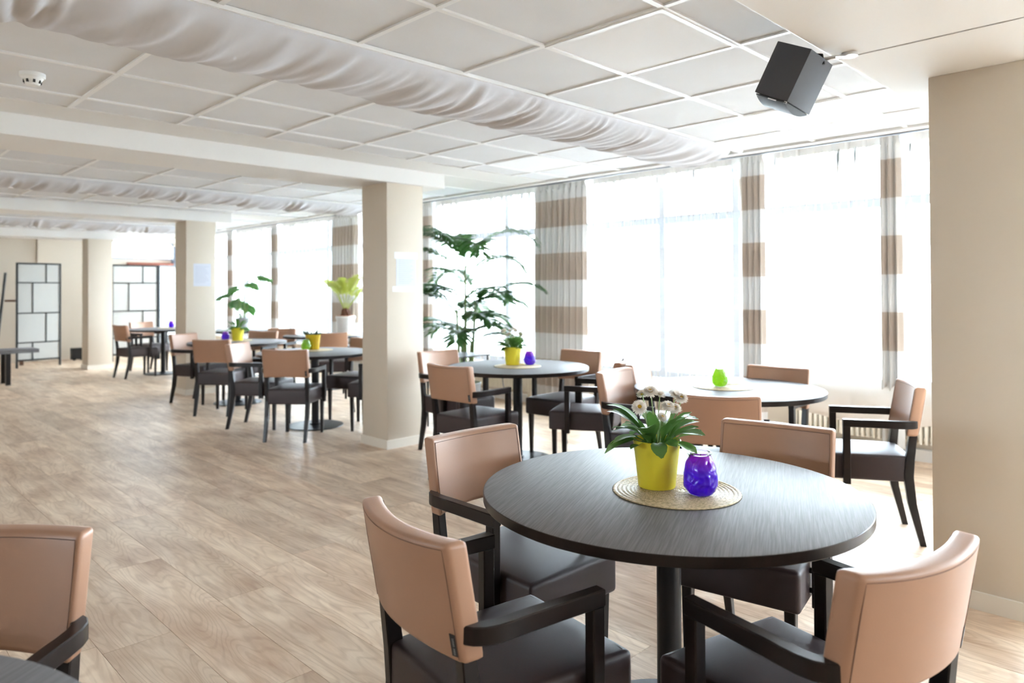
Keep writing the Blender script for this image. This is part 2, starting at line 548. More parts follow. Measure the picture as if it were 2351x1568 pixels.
# ------------------------------------------------------------------ mesh helpers
class MB:
    def __init__(s):
        s.v, s.f = [], []

    def box(s, x0, x1, y0, y1, z0, z1):
        i = len(s.v)
        s.v += [(x, y, z) for z in (z0, z1) for y in (y0, y1) for x in (x0, x1)]
        s.f += [tuple(i + k for k in q) for q in ((0, 2, 3, 1), (4, 5, 7, 6), (0, 1, 5, 4), (2, 6, 7, 3), (0, 4, 6, 2), (1, 3, 7, 5))]
        return s

    def rings(s, rings, cap=True, closed=True):
        """rings: list of equal-length point lists, joined one to the next"""
        i = len(s.v)
        n = len(rings[0])
        for r in rings:
            s.v += [tuple(p) for p in r]
        for a in range(len(rings) - 1):
            for k in range(n if closed else n - 1):
                k2 = (k + 1) % n
                s.f.append((i + a * n + k, i + a * n + k2, i + (a + 1) * n + k2, i + (a + 1) * n + k))
        if cap:
            s.f.append(tuple(i + k for k in reversed(range(n))))
            s.f.append(tuple(i + (len(rings) - 1) * n + k for k in range(n)))
        return s

    def lathe(s, prof, seg=32, cx=0, cy=0, fn=None):
        """prof: (radius, z) list from bottom to top"""
        rs = []
        for r, z in prof:
            ring = []
            for k in range(seg):
                a = 2 * math.pi * k / seg
                rr, zz = (r, z) if fn is None else fn(r, z, a)
                ring.append((cx + rr * math.cos(a), cy + rr * math.sin(a), zz))
            rs.append(ring)
        return s.rings(rs)

    def tube(s, pts, rad, seg=8, cap=True):
        pts = [Vector(p) for p in pts]
        rs = []
        prev = None
        for k, p in enumerate(pts):
            d = (pts[min(k + 1, len(pts) - 1)] - pts[max(k - 1, 0)]).normalized()
            a = Vector((0, 0, 1)) if abs(d.z) < 0.95 else Vector((1, 0, 0))
            if prev is not None:
                a = prev
            n1 = (a - d * a.dot(d)).normalized()
            n2 = d.cross(n1)
            prev = n1
            r = rad[k] if isinstance(rad, (list, tuple)) else rad
            rs.append([p + r * (math.cos(2 * math.pi * j / seg) * n1 + math.sin(2 * math.pi * j / seg) * n2) for j in range(seg)])
        return s.rings(rs, cap)

    def sweep_rect(s, pts, wd, ht, ch=0.003):
        """horizontal path, upright rectangle with chamfered edges"""
        pts = [Vector(p) for p in pts]
        a, b = wd / 2, ht / 2
        sec = [(-a + ch, -b), (a - ch, -b), (a, -b + ch), (a, b - ch), (a - ch, b), (-a + ch, b), (-a, b - ch), (-a, -b + ch)]
        rs = []
        for k, p in enumerate(pts):
            d = (pts[min(k + 1, len(pts) - 1)] - pts[max(k - 1, 0)])
            d.z = 0
            d.normalize()
            n = Vector((d.y, -d.x, 0))
            rs.append([p + n * x + Vector((0, 0, z)) for x, z in sec])
        return s.rings(rs)

    def post(s, stations, ch=0.003):
        """stations: (x, y, z, halfx, halfy) from bottom to top"""
        rs = []
        for x, y, z, a, b in stations:
            rs.append([(x + i, y + j, z) for i, j in ((-a + ch, -b), (a - ch, -b), (a, -b + ch), (a, b - ch), (a - ch, b), (-a + ch, b), (-a, b - ch), (-a, -b + ch))])
        return s.rings(rs)

    def build(s, name, m, parent=None, smooth=False, ang=35, loc=None):
        me = bpy.data.meshes.new(name)
        me.from_pydata([tuple(v) for v in s.v], [], s.f)
        me.validate()
        return finish(me, name, m, parent, smooth, ang, loc)


def finish(me, name, m, parent=None, smooth=False, ang=35, loc=None):
    bm = bmesh.new()
    bm.from_mesh(me)
    bmesh.ops.recalc_face_normals(bm, faces=bm.faces)
    bm.to_mesh(me)
    bm.free()
    if smooth:
        for p in me.polygons:
            p.use_smooth = True
        me.set_sharp_from_angle(angle=R(ang))
    me.materials.append(m)
    o = bpy.data.objects.new(name, me)
    COL.objects.link(o)
    if parent is not None:
        o.parent = parent
    if loc is not None:
        o.location = loc
    return o


def soft_box(sx, sy, sz, bev, cuts=(0, 0, 0), deform=None, seg=3):
    """bevelled block centred on the origin, optionally sliced and bent"""
    bm = bmesh.new()
    bmesh.ops.create_cube(bm, size=1.0)
    bmesh.ops.scale(bm, vec=(sx, sy, sz), verts=bm.verts)
    bmesh.ops.bevel(bm, geom=list(bm.edges), offset=bev, segments=seg, profile=0.6, affect='EDGES')
    for ax in range(3):
        for k in range(cuts[ax]):
            L = (sx, sy, sz)[ax]
            c = -L / 2 + L * (k + 1) / (cuts[ax] + 1)
            co = [0, 0, 0]
            no = [0, 0, 0]
            co[ax] = c
            no[ax] = 1
            bmesh.ops.bisect_plane(bm, geom=bm.verts[:] + bm.edges[:] + bm.faces[:], plane_co=co, plane_no=no)
    if deform:
        for v in bm.verts:
            v.co = Vector(deform(v.co.x, v.co.y, v.co.z))
    me = bpy.data.meshes.new('m')
    bm.to_mesh(me)
    bm.free()
    return me


def soft(name, me, m, parent=None, loc=None, ang=60):
    me.name = name
    return finish(me, name, m, parent, True, ang, loc)


def empty(name, loc, rz=0.0):
    o = bpy.data.objects.new(name, None)
    COL.objects.link(o)
    o.empty_display_size = 0.1
    o.location = loc
    o.rotation_euler = (0, 0, rz)
    return o


def tag(o, label, cat, group=None):
    o['label'] = label
    o['category'] = cat
    if group:
        o['group'] = group
    return o


def struct(o, label=None):
    o['kind'] = 'structure'
    if label:
        o['label'] = label
    return o


KIDS = {}


def copy_tree(o, parent=None):
    c = o.copy()
    COL.objects.link(c)
    c.parent = parent
    for ch in [x for x in bpy.data.objects if x.parent == o]:
        copy_tree(ch, c)
    return c


def piece(me, name, parent, loc=(0, 0, 0), rot=(0, 0, 0), scale=(1, 1, 1)):
    """an object of its own that shares mesh data"""
    o = bpy.data.objects.new(name, me)
    COL.objects.link(o)
    o.parent = parent
    o.location = loc
    o.rotation_euler = rot
    o.scale = scale
    return o


def project(p):
    d = Vector(p) - CAM
    z = d.dot(fw)
    if z < 0.05:
        return None
    return CX + FPX * d.dot(rt) / z, CY - FPX * d.dot(up) / z, z


# ------------------------------------------------------------------ the setting: floor
X0, X1, Y0, Y1 = -4.5, 6.3, -3.5, 16.45
ZC, ZB = 2.417, 2.29
fl = struct(MB().box(X0 - 0.2, X1 + 0.2, Y0 - 0.2, Y1 + 0.2, -0.2, -0.008).build('floor', MT['subfloor']), 'light oak plank floor running along the windows')
PW, PL = 0.25, 1.52
plist = []
k0 = int(math.floor((X0 - 1.061) / PW))
k1 = int(math.ceil((X1 - 1.061) / PW))
rp = random.Random(11)
for k in range(k0, k1):
    xa = max(1.061 + k * PW, X0)
    xb = min(1.061 + (k + 1) * PW, X1)
    if xb - xa < 0.02:
        continue
    off = 2.984 if k == -1 else rp.uniform(0, PL)
    y = off - PL * math.ceil((off - Y0) / PL)
    while y < Y1:
        ya, yb = max(y, Y0), min(y + PL, Y1)
        if yb - ya > 0.02:
            plist.append((xa, xb, ya, yb))
        y += PL


def plank_area(q):
    xa, xb, ya, yb = q
    P = [project((x, y, 0)) for x, y in ((xa, ya), (xb, ya), (xb, yb), (xa, yb))]
    if any(p is None for p in P):
        return 0
    P = [(min(max(p[0], 0), 2351), min(max(p[1], 0), 1568)) for p in P]
    return abs(sum(P[i][0] * P[(i + 1) % 4][1] - P[(i + 1) % 4][0] * P[i][1] for i in range(4))) / 2


plist.sort(key=plank_area, reverse=True)
cache = {}
G = 0.0004


def chamfer_plank(mb, xa, xb, ya, yb):
    c = 0.0008
    mb.rings([[(xa, ya, -0.008), (xb, ya, -0.008), (xb, yb, -0.008), (xa, yb, -0.008)],
              [(xa, ya, -c), (xb, ya, -c), (xb, yb, -c), (xa, yb, -c)],
              [(xa + c, ya + c, 0), (xb - c, ya + c, 0), (xb - c, yb - c, 0), (xa + c, yb - c, 0)]])


for xa, xb, ya, yb in plist[:300]:
    key = (round(xb - xa, 3), round(yb - ya, 3))
    if key not in cache:
        mb = MB()
        chamfer_plank(mb, -key[0] / 2 + G, key[0] / 2 - G, -key[1] / 2 + G, key[1] / 2 - G)
        o = mb.build('plank', MT['plank'], fl)
        cache[key] = o.data
        o.location = ((xa + xb) / 2, (ya + yb) / 2, 0)
    else:
        piece(cache[key], 'plank', fl, ((xa + xb) / 2, (ya + yb) / 2, 0))
mb = MB()
for xa, xb, ya, yb in plist[300:]:
    chamfer_plank(mb, xa + G, xb - G, ya + G, yb - G)
st = mb.build('far_planks', MT['plank_stuff'], fl)
st['kind'] = 'stuff'
at = st.data.attributes.new('tone', 'FLOAT', 'FACE')
per = len(st.data.polygons) // max(1, len(plist) - 300)
for i in range(len(st.data.polygons)):
    at.data[i].value = random.Random(i // per).random()

# ------------------------------------------------------------------ ceiling
XE = 5.25                                # ceiling edge in front of the curtain recess
cl = MB()
cl.box(X0 - 0.2, XE, Y0 - 0.2, Y1 + 0.2, 2.45, 2.72)           # structural slab above the hung ceiling
cl.box(XE, X1 + 0.35, Y0 - 0.2, Y1 + 0.2, 2.68, 2.72)          # curtain recess
cl.box(XE - 0.09, XE + 0.0, Y0, Y1, 2.405, 2.46)               # edge fascia towards the windows
cl.box(X0, XE - 0.09, 4.68, 5.06, 2.418, 2.46)                 # plaster margins beside the beams
cl.box(4.19, XE - 0.09, 5.05, 5.62, 2.416, 2.46)
cl.box(4.19, XE - 0.09, 9.58, 10.15, 2.416, 2.46)
cl.box(4.19, XE - 0.09, 14.1, 14.66, 2.416, 2.46)
cl.box(4.19, XE - 0.09, 0.4, 1.25, 2.416, 2.46)
cl.box(X0, XE - 0.09, 1.11, 1.25, 2.418, 2.46)
cl.box(X0, XE - 0.09, Y0, 0.42, 2.417, 2.46)
ceil = struct(cl.build('ceiling', MT['slab']), 'white hung ceiling of square tiles in a thin grid')
struct(MB().box(XE - 0.005, XE + 0.03, Y0, Y1, 2.398, 2.412).build('edge_shadow_strip', MT['greybox']), 'thin dark strip drawn as the shadow line where the ceiling ends before the curtains')  # dark strip stands in for the shaded gap at the ceiling edge

# tile bays: (row limits, with the rows under the ducts left out)
XG0 = 2.297 - 0.6 * 11
bays = [
    [(1.25, 1.4855), (1.4855, 2.0855), (2.0855, 2.62), (3.194, 3.794), (3.794, 4.394), (4.394, 4.68)],
    [(5.61, 6.21), (6.21, 6.81), (6.81, 7.48), (8.06, 8.66), (8.66, 9.26), (9.26, 9.60)],
    [(10.14, 10.74), (10.74, 11.34), (11.34, 11.94), (12.52, 13.12), (13.12, 13.72), (13.72, 14.1)],
    [(14.66, 15.26), (15.26, 15.86), (15.86, 16.45)],
]
lamps = {(0, 1, 11): 'square white light panel nearest the hanging black speaker', (0, 1, 14): 'square white light panel beside the windows, partly behind the black speaker',
         (0, 4, 14): 'square white light panel between the near fabric duct and the near beam'}
tcache = {}
bar = 0.012
RX = [XG0 + 0.6 * i for i in range(0, 18)]
for bi, rows in enumerate(bays):
    for ri, (ya, yb) in enumerate(rows):
        for ci in range(len(RX)):
            xa, xb = RX[ci], min(RX[ci] + 0.6, XE - 0.09)
            if xb - xa < 0.05:
                continue
            if ci < 6 and bi > 0 or ci < 5:
                continue
            if (bi, ri, ci) in lamps:
                t = empty('ceiling_light_panel', ((xa + xb) / 2, (ya + yb) / 2, 2.4145))
                tag(t, lamps[(bi, ri, ci)], 'light', 'flat ceiling light panels')
                fm = MB()
                a, b_ = (xb - xa) / 2 - 0.002, (yb - ya) / 2 - 0.002
                for q in ((-a, a, -b_, -b_ + 0.022), (-a, a, b_ - 0.022, b_), (-a, -a + 0.022, -b_ + 0.022, b_ - 0.022), (a - 0.022, a, -b_ + 0.022, b_ - 0.022)):
                    fm.box(*q, -0.004, 0.006)
                fm.build('frame', MT['gridbar'], t)
                MB().box(-a + 0.022, a - 0.022, -b_ + 0.022, b_ - 0.022, 0.0, 0.006).build('diffuser', MT['diffuser'], t)
                continue
            key = (round(xb - xa, 3), round(yb - ya, 3))
            if key not in tcache:
                o = MB().box(-key[0] / 2 + 0.009, key[0] / 2 - 0.009, -key[1] / 2 + 0.009, key[1] / 2 - 0.009, 0, 0.015).build('tile', MT['tile'], ceil)
                tcache[key] = o.data
                o.location = ((xa + xb) / 2, (ya + yb) / 2, 2.423)
            else:
                piece(tcache[key], 'tile', ceil, ((xa + xb) / 2, (ya + yb) / 2, 2.423))
    # grid bars
    segs = []
    cur = None
    for ya, yb in rows:
        if cur and abs(cur[1] - ya) < 0.01:
            cur[1] = yb
        else:
            cur = [ya, yb]
            segs.append(cur)
    for ya, yb in segs:
        for ci in range(5, len(RX)):
            if RX[ci] > XE - 0.12:
                continue
            MB().box(RX[ci] - bar, RX[ci] + bar, ya, yb, 2.415, 2.424).build('grid_bar', MT['gridbar'], ceil)
    for ya, yb in rows:
        for yy in (ya,):
            MB().box(RX[5], XE - 0.09, yy - bar, yy + bar, 2.4142, 2.424).build('grid_bar', MT['gridbar'], ceil)
# far side of the hung ceiling over the part of the hall beyond the frame
MB().box(X0, RX[6], 1.25, Y1, 2.423, 2.44).build('ceiling_field', MT['tile'], ceil)

# ------------------------------------------------------------------ beams, columns
beam_y = [(0.40, 1.11), (5.05, 5.61), (9.60, 10.14), (14.10, 14.66)]
blab = ['wide cream beam soffit with a dark groove, over the nearest column', 'cream ceiling beam over the column with the taped notice',
        'second cream ceiling beam, over the middle column', 'farthest cream ceiling beam, over the column beside the folding screens']
for i, (ya, yb) in enumerate(beam_y):
    mb = MB()
    if i == 0:   # two boards with an open groove between them
        mb.box(X0, 2.988, ya, yb, ZB, 2.46)
        mb.box(3.004, 4.195, ya, yb, ZB, 2.46)
        mb.box(2.988, 3.004, ya, yb - 0.02, ZB + 0.02, 2.46)
    else:
        mb.box(X0, 4.195, ya, yb, ZB, 2.46)
    bo = struct(mb.build('beam', MT['beam']), blab[i])
    if i == 0:
        MB().box(2.988, 3.004, ya, yb - 0.005, ZB + 0.006, ZB + 0.02).build('groove', MT['slot'], bo)
cols = [(3.548, 0.55), (3.5755, 5.078), (3.588, 9.60), (3.575, 14.02)]
clab = ['cream square column filling the edge of the view beside the speaker', 'cream square column with a taped paper notice, nearest the palm',
        'cream square column with a bluish paper sheet, farther back', 'cream square column between the two folding screens']
for i, (x, y) in enumerate(cols):
    c = struct(soft('column', soft_box(0.39, 0.38, ZB + 0.001, 0.006, seg=2), MT['wall'], None, (x + 0.195, y + 0.19, ZB / 2), 30), clab[i])
    b = 0.013
    o = MB()
    o.box(-0.195 - b, 0.195 + b, -0.19 - b, -0.19, -ZB / 2, -ZB / 2 + 0.075)
    o.box(-0.195 - b, 0.195 + b, 0.19, 0.19 + b, -ZB / 2, -ZB / 2 + 0.075)
    o.box(-0.195 - b, -0.195, -0.19, 0.19, -ZB / 2, -ZB / 2 + 0.075)
    o.box(0.195, 0.195 + b, -0.19, 0.19, -ZB / 2, -ZB / 2 + 0.075)
    o.build('baseboard', MT['skirt'], c)

# ------------------------------------------------------------------ walls
# far wall with a high window strip
fwm = MB()
fwm.box(X0 - 0.2, 4.62, Y1, Y1 + 0.2, 0, 2.7)
fwm.box(4.62, 5.9, Y1, Y1 + 0.2, 0, 2.05)
fwm.box(4.62, 5.9, Y1, Y1 + 0.2, 2.43, 2.7)
fwm.box(5.9, X1 + 0.3, Y1, Y1 + 0.2, 0, 2.7)
struct(fwm.build('wall_far', MT['wall']), 'cream end wall behind the folding screens')
struct(MB().box(3.30, 3.36, Y1 - 0.05, Y1, 0, ZC).build('trim_2', MT['wall']), 'slim vertical casing on the cream end wall')
wn = struct(empty('window_1', (5.26, Y1 + 0.1, 2.24)), 'high horizontal window strip in the end wall')
f = MB()
f.box(-0.64, 0.64, -0.03, 0.03, -0.19, -0.15).box(-0.64, 0.64, -0.03, 0.03, 0.16, 0.19).box(-0.64, -0.60, -0.03, 0.03, -0.15, 0.16).box(0.60, 0.64, -0.03, 0.03, -0.15, 0.16)
f.build('frame', MT['winframe'], wn)
MB().box(-0.60, 0.60, -0.004, 0.004, -0.15, 0.16).build('pane', MT['glass'], wn)


def pierced(name, label, axis, fixed, a0, a1, holes):
    """wall with window openings; axis 'x': runs along x at y = fixed, axis 'y': runs along y at x = fixed"""
    mb = MB()
    def put(p, q, z0, z1):
        if axis == 'x':
            mb.box(p, q, fixed - 0.15, fixed, z0, z1)
        else:
            mb.box(fixed - 0.15, fixed, p, q, z0, z1)
    cur = a0
    for p, q, z0, z1 in holes:
        put(cur, p, 0, 2.7)
        put(p, q, 0, z0)
        put(p, q, z1, 2.7)
        cur = q
    put(cur, a1, 0, 2.7)
    struct(mb.build(name, MT['wall']), label)


def plain_window(name, label, axis, fixed, p, q, z0, z1):
    t = struct(empty(name, (p, fixed - 0.075, z0) if axis == 'x' else (fixed - 0.075, p, z0), 0 if axis == 'x' else math.pi / 2), label)
    L, H = q - p, z1 - z0
    for bx in ((0, 0.05, 0, H), (L - 0.05, L, 0, H), (0.05, L - 0.05, 0, 0.05), (0.05, L - 0.05, H - 0.05, H), (L / 2 - 0.025, L / 2 + 0.025, 0.05, H - 0.05)):
        MB().box(bx[0], bx[1], -0.03, 0.03, bx[2], bx[3]).build('frame', MT['winframe'], t)
    for xa, xb in ((0.05, L / 2 - 0.025), (L / 2 + 0.025, L - 0.05)):
        MB().box(xa, xb, -0.003, 0.003, 0.05, H - 0.05).build('pane', MT['glass'], t)


pierced('wall_left', 'cream side wall out of view', 'y', X0, Y0 - 0.2, Y1, [LFILL])
plain_window('window_2', 'added fill-light window in the side wall out of view', 'y', X0, *LFILL)
pierced('wall_back', 'cream wall behind the viewer', 'x', Y0, X0, X1 + 0.3, [BFILL])
plain_window('window_8', 'added fill-light window in the wall behind the viewer', 'x', Y0, *BFILL)
# window wall: low parapet, lintel, glazing
wr = MB()
wr.box(X1, X1 + 0.12, Y0, Y1, 0, 0.42)
wr.box(X1, X1 + 0.2, Y0, Y1, 2.66, 2.72)
struct(wr.build('wall_right', MT['wall']), 'low cream parapet under the long window front')
struct(MB().box(X1 - 0.06, X1, Y0, Y1, 0, 0.09).build('baseboard_right', MT['white']), 'white pipe casing along the floor under the windows')
struct(MB().box(X1 - 0.06, X1 + 0.14, Y0, Y1, 0.42, 0.445).build('trim_3', MT['white']), 'white window board along the window front')
mull = [-3.4, -1.9, -0.4, 1.0, 1.85, 3.3, 4.12, 5.4, 6.4, 7.9, 9.45, 10.7, 12.0, 13.2, 13.9, 15.2, 16.4]
wgroups = [(0, 4), (4, 7), (7, 10), (10, 13), (13, 16)]
for gi, (a, b_) in enumerate(wgroups):
    ya, yb = mull[a], mull[b_]
    wi = struct(empty('window_%d' % (gi + 3), (X1 + 0.06, ya, 0)), 'tall grey-framed window section behind the net curtains')
    MB().box(-0.03, 0.03, 0, yb - ya, 0.445, 0.52).build('bottom_rail', MT['winframe'], wi)
    MB().box(-0.03, 0.03, 0, yb - ya, 2.60, 2.66).build('top_rail', MT['winframe'], wi)
    MB().box(-0.035, 0.035, 0, yb - ya, 2.03, 2.11).build('transom', MT['winframe'], wi)
    for k in range(a, b_ + 1):
        if k == b_ and gi < len(wgroups) - 1:
            continue
        MB().box(-0.034, 0.034, mull[k] - ya - 0.035, mull[k] - ya + 0.035, 0.52, 2.60).build('mullion', MT['winframe'], wi)
    for k in range(a, b_):
        for za, zb in ((0.52, 2.03), (2.11, 2.60)):
            MB().box(-0.003, 0.003, mull[k] - ya + 0.035, mull[k + 1] - ya - 0.035, za, zb).build('pane', MT['glass'], wi)
struct(MB().box(-60, X0 - 0.4, -60, 90, -0.4, -0.25).build('ground_beside', MT['outside']), 'pale ground beyond the side wall')
struct(MB().box(X0 - 0.4, X1 + 0.4, -60, Y0 - 0.4, -0.4, -0.25).build('ground_behind', MT['outside']), 'pale ground behind the viewer')
go = struct(MB().box(X1 + 0.4, 70, -60, 90, -0.4, -0.25).build('ground_outside', MT['outside']), 'pale ground outside the windows')


# ------------------------------------------------------------------ curtains
def curtain(name, ya, yb, zb, wave, amp, m, label, cat='curtain', group=None, seed=0, x=6.08, top=2.615):
    rr = random.Random(seed)
    n = max(8, int((yb - ya) / wave * 8))
    zs = [zb, zb + 0.25, 0.95, 1.3, 1.7, 2.1, 2.35, 2.46, 2.52, top]
    zs = sorted(set([z for z in zs if z >= zb]))
    ph = [rr.uniform(-0.5, 0.5) for _ in range(200)]
    mb = MB()
    rs = []
    for z in zs:
        ring = []
        for i in range(n + 1):
            y = ya + (yb - ya) * i / n
            t = y / wave * 2 * math.pi
            s = math.sin(t + 0.6 * noise.noise((y * 2.2, seed, z * 0.25)))
            if z > 2.5:                      # pinch-pleat heading: folds close up to sharp ridges
                s = 1.4 * max(0.0, s) ** 6 - 0.2
                a = amp * 0.5
            else:
                a = amp * (0.8 + 0.5 * (2.5 - z) / 2.2)
            ring.append((x + a * s + 0.012 * noise.noise((y * 3, z * 0.6, seed)), y + 0.18 * wave * math.sin(2 * t) * (0 if z > 2.5 else 1), z))
        rs.append(ring)
    mb.rings(rs, cap=False, closed=False)
    o = mb.build(name, m, None, True, 180)
    return tag(o, label, cat, group)


drapes = [(4.88, 5.60, 'broad gathered curtain with tan bands, behind the palm-side round table'), (2.88, 3.10, 'narrow gathered banded curtain near the green candle table'),
          (1.78, 1.92, 'narrow gathered banded curtain beside the nearest column'), (7.55, 7.92, 'gathered banded curtain behind the tall palm'),
          (9.35, 10.05, 'gathered banded curtain behind the white-potted plant'), (11.90, 12.10, 'narrow gathered curtain in the middle of the far windows'),
          (13.75, 13.98, 'narrow gathered curtain at the far end of the windows')]
for i, (a, b_, lb) in enumerate(drapes):
    curtain('banded_curtain', a, b_, 0.12, 0.088 if b_ - a > 0.4 else 0.055, 0.042 if b_ - a > 0.4 else 0.03, MT['drape'], lb, group='gathered banded curtains', seed=i, x=6.03)
sheers = [(-3.3, 1.80, 'white net curtain panel running behind the nearest column'), (1.90, 2.90, 'white net curtain panel behind the far-side chair of the green candle table'),
          (3.08, 4.90, 'white net curtain panel between the broad and a narrow banded curtain'), (5.58, 7.58, 'white net curtain panel directly behind the tall palm'),
          (7.90, 9.38, 'white net curtain panel just past the palm, seen beyond the near column'), (10.02, 11.92, 'white net curtain panel beside the white-potted plant'),
          (12.08, 13.77, 'white net curtain panel at the far end of the windows'), (13.96, 16.0, 'white net curtain panel in the far corner')]
for i, (a, b_, lb) in enumerate(sheers):
    curtain('net_curtain', a, b_, 0.485, 0.135, 0.022, MT['sheer'], lb, group='white net curtains', seed=20 + i, x=6.1)
# slack net bunched over the radiator by the near column
mb = MB()
rs = []
prof = [(6.06, 0.645), (6.04, 0.60), (6.0, 0.575), (5.975, 0.53), (5.965, 0.46), (5.97, 0.38), (5.975, 0.31)]
for pi, (px, pz) in enumerate(prof):
    ring = []
    for i in range(64):
        y = 1.15 + 1.5 * i / 63
        n1 = noise.noise((y * 4.2, pi * 0.35, 3.0))
        n2 = noise.noise((y * 11, pi * 0.3, 9.0))
        sag = 0.03 * math.sin(y * 5 + 1) * (pi / 6)
        ring.append((px + 0.022 * n1 + 0.01 * n2, y, pz + 0.03 * n1 * (1 if pi < 4 else 0.5) + sag))
    rs.append(ring)
mb.rings(rs, cap=False, closed=False)
o = mb.build('slack_net', MT['cloth'], None, True, 180)
o.modifiers.new('thickness', 'SOLIDIFY').thickness = 0.002
tag(o, 'slack white net cloth bunched over the radiator beside the nearest column', 'cloth')
# curtain rail
rail = struct(MB().box(6.04, 6.14, Y0 + 0.2, Y1 - 0.1, 2.617, 2.64).build('trim_4', MT['white']), 'white curtain rail along the windows')

# ------------------------------------------------------------------ radiators
finmb = MB()
finmb.rings([[(-0.045, -0.012, z), (0.045, -0.012, z), (0.055, -0.006, z), (0.055, 0.006, z), (0.045, 0.012, z), (-0.045, 0.012, z)] for z in (0.02, 0.32)])
finmb.rings([[(0.0, -0.008, 0.32), (0.045, -0.008, 0.32), (0.045, 0.008, 0.32), (0.0, 0.008, 0.32)], [(0.01, -0.004, 0.335), (0.03, -0.004, 0.335), (0.03, 0.004, 0.335), (0.01, 0.004, 0.335)]])
fin_me = None
for ya, yb, lb in ((1.2, 2.75, 'cream column radiator under the bunched net cloth'), (3.25, 4.75, 'cream column radiator behind the chairs between the two near window tables'),
                   (5.75, 7.0, 'cream column radiator behind the palm'), (8.1, 9.5, 'cream column radiator under the far windows')):
    t = empty('radiator', (6.16, ya, 0.14))
    t.rotation_euler = (0, 0, 0)
    tag(t, lb, 'radiator', 'cream column radiators')
    for k in range(int((yb - ya) / 0.042)):
        y = 0.02 + 0.042 * k
        if fin_me is None:
            o = finmb.build('fin', MT['rad'], t)
            o.rotation_euler = (0, 0, math.pi)
            o.location = (0, y, 0)
            fin_me = o.data
        else:
            piece(fin_me, 'fin', t, (0, y, 0), (0, 0, math.pi))
    L = int((yb - ya) / 0.042) * 0.042
    MB().tube([(0.01, 0, 0.29), (0.01, L, 0.29)], 0.018, 10).build('header_pipe', MT['rad'], t, True)
    MB().tube([(0.01, 0, 0.05), (0.01, L, 0.05)], 0.018, 10).build('header_pipe', MT['rad'], t, True)
    for yy in (0.1, L - 0.1):
        MB().box(-0.02, 0.02, yy - 0.02, yy + 0.02, -0.14, 0.04).build('foot', MT['rad'], t)


# ------------------------------------------------------------------ fabric air ducts
def duct(ya, yb, xe, label, seed):
    yc, a, b_ = (ya + yb) / 2, (yb - ya) / 2, 0.106
    xs = X0 + 0.3
    t = empty('fabric_air_duct', (xs, yc, ZC))
    tag(t, label, 'air duct', 'fabric air ducts under the ceiling')
    L = xe - xs
    nx, na = int(L / 0.017), 26
    rr = random.Random(seed)
    creases = [(rr.uniform(0, L), rr.uniform(-0.5, 0.5), rr.uniform(0.012, 0.028), rr.uniform(0.5, 1.0)) for _ in range(int(L * 2.6))]
    mb = MB()
    rs = []
    for i in range(nx + 1):
        x = L * i / nx
        ring = []
        for j in range(na + 1):
            th = min(math.pi - 1e-6, math.pi * j / na)
            s = th / math.pi
            env = math.sin(th) ** 0.35 if 0 < j < na else 0
            sl = x + 0.16 * (s - 0.5)
            d = 0.012 * noise.noise((sl * 3.5, s * 1.3, seed)) + 0.020 * noise.noise((sl * 9, s * 1.2, seed + 5)) + 0.010 * noise.noise((sl * 22, s * 2.5, seed + 9))
            for cx, sk, wd, am in creases:
                u = (x - cx - sk * 0.25 * (s - 0.5)) / wd
                if abs(u) < 3:
                    d -= 0.022 * am * math.exp(-u * u) * math.sin(math.pi * min(1, max(0, s * 1.15 - 0.05)))
                    d += 0.011 * am * math.exp(-(abs(u) - 1.8) ** 2 * 2)
            endc = min(1.0, (L - x) / 0.05)
            rad = (1 - 0.25 * (1 - endc) ** 2)
            ring.append((x, -(a + d * env * 0.6) * math.cos(th) * rad, -(b_ * rad + d * env) * math.sin(th) ** 0.85 - 0.0))
        rs.append(ring)
    mb.rings(rs, cap=False, closed=False)
    o = mb.build('fabric', MT['duct'], t, True, 180)
    # end face
    i = len(rs) - 1
    e = MB()
    c = [(L - 0.004, 0.0, -0.05)]
    e.v = [(p[0] - 0.001, p[1], p[2]) for p in rs[i]]
    e.f = [tuple(range(len(e.v)))]
    e.build('end_face', MT['duct'], t)
    for sy in (-1, 1):
        MB().box(0, L + 0.12, sy * a - 0.014, sy * a + 0.014, -0.014, 0.004).build('rail', MT['white'], t)
    return t


duct(2.62, 3.194, 5.0, 'wrinkled grey fabric air duct overhead, nearest', 1)
duct(7.49, 8.05, 5.0, 'grey fabric air duct beyond the first beam', 2)
duct(11.95, 12.51, 5.0, 'grey fabric air duct beyond the second beam', 3)

# smoke detector
t = empty('smoke_detector', (0.80, 4.09, 2.423))
tag(t, 'round white smoke detector on the ceiling tile', 'smoke detector')
MB().lathe([(0.0, -0.022), (0.052, -0.022), (0.055, -0.018), (0.055, 0.0), (0.0, 0.0)], 32).build('base', MT['detector'], t, True)
MB().lathe([(0.0, -0.058), (0.026, -0.058), (0.031, -0.054), (0.038, -0.036), (0.048, -0.022), (0.0, -0.022)], 32).build('cap', MT['detector'], t, True)
for k in range(8):
    a = 2 * math.pi * k / 8
    o = MB().box(-0.005, 0.005, -0.003, 0.003, -0.008, 0.008).build('vent', MT['vent'], t)
    o.location = (0.036 * math.cos(a), 0.036 * math.sin(a), -0.041)
    o.rotation_euler = (0, 0, a + math.pi / 2)

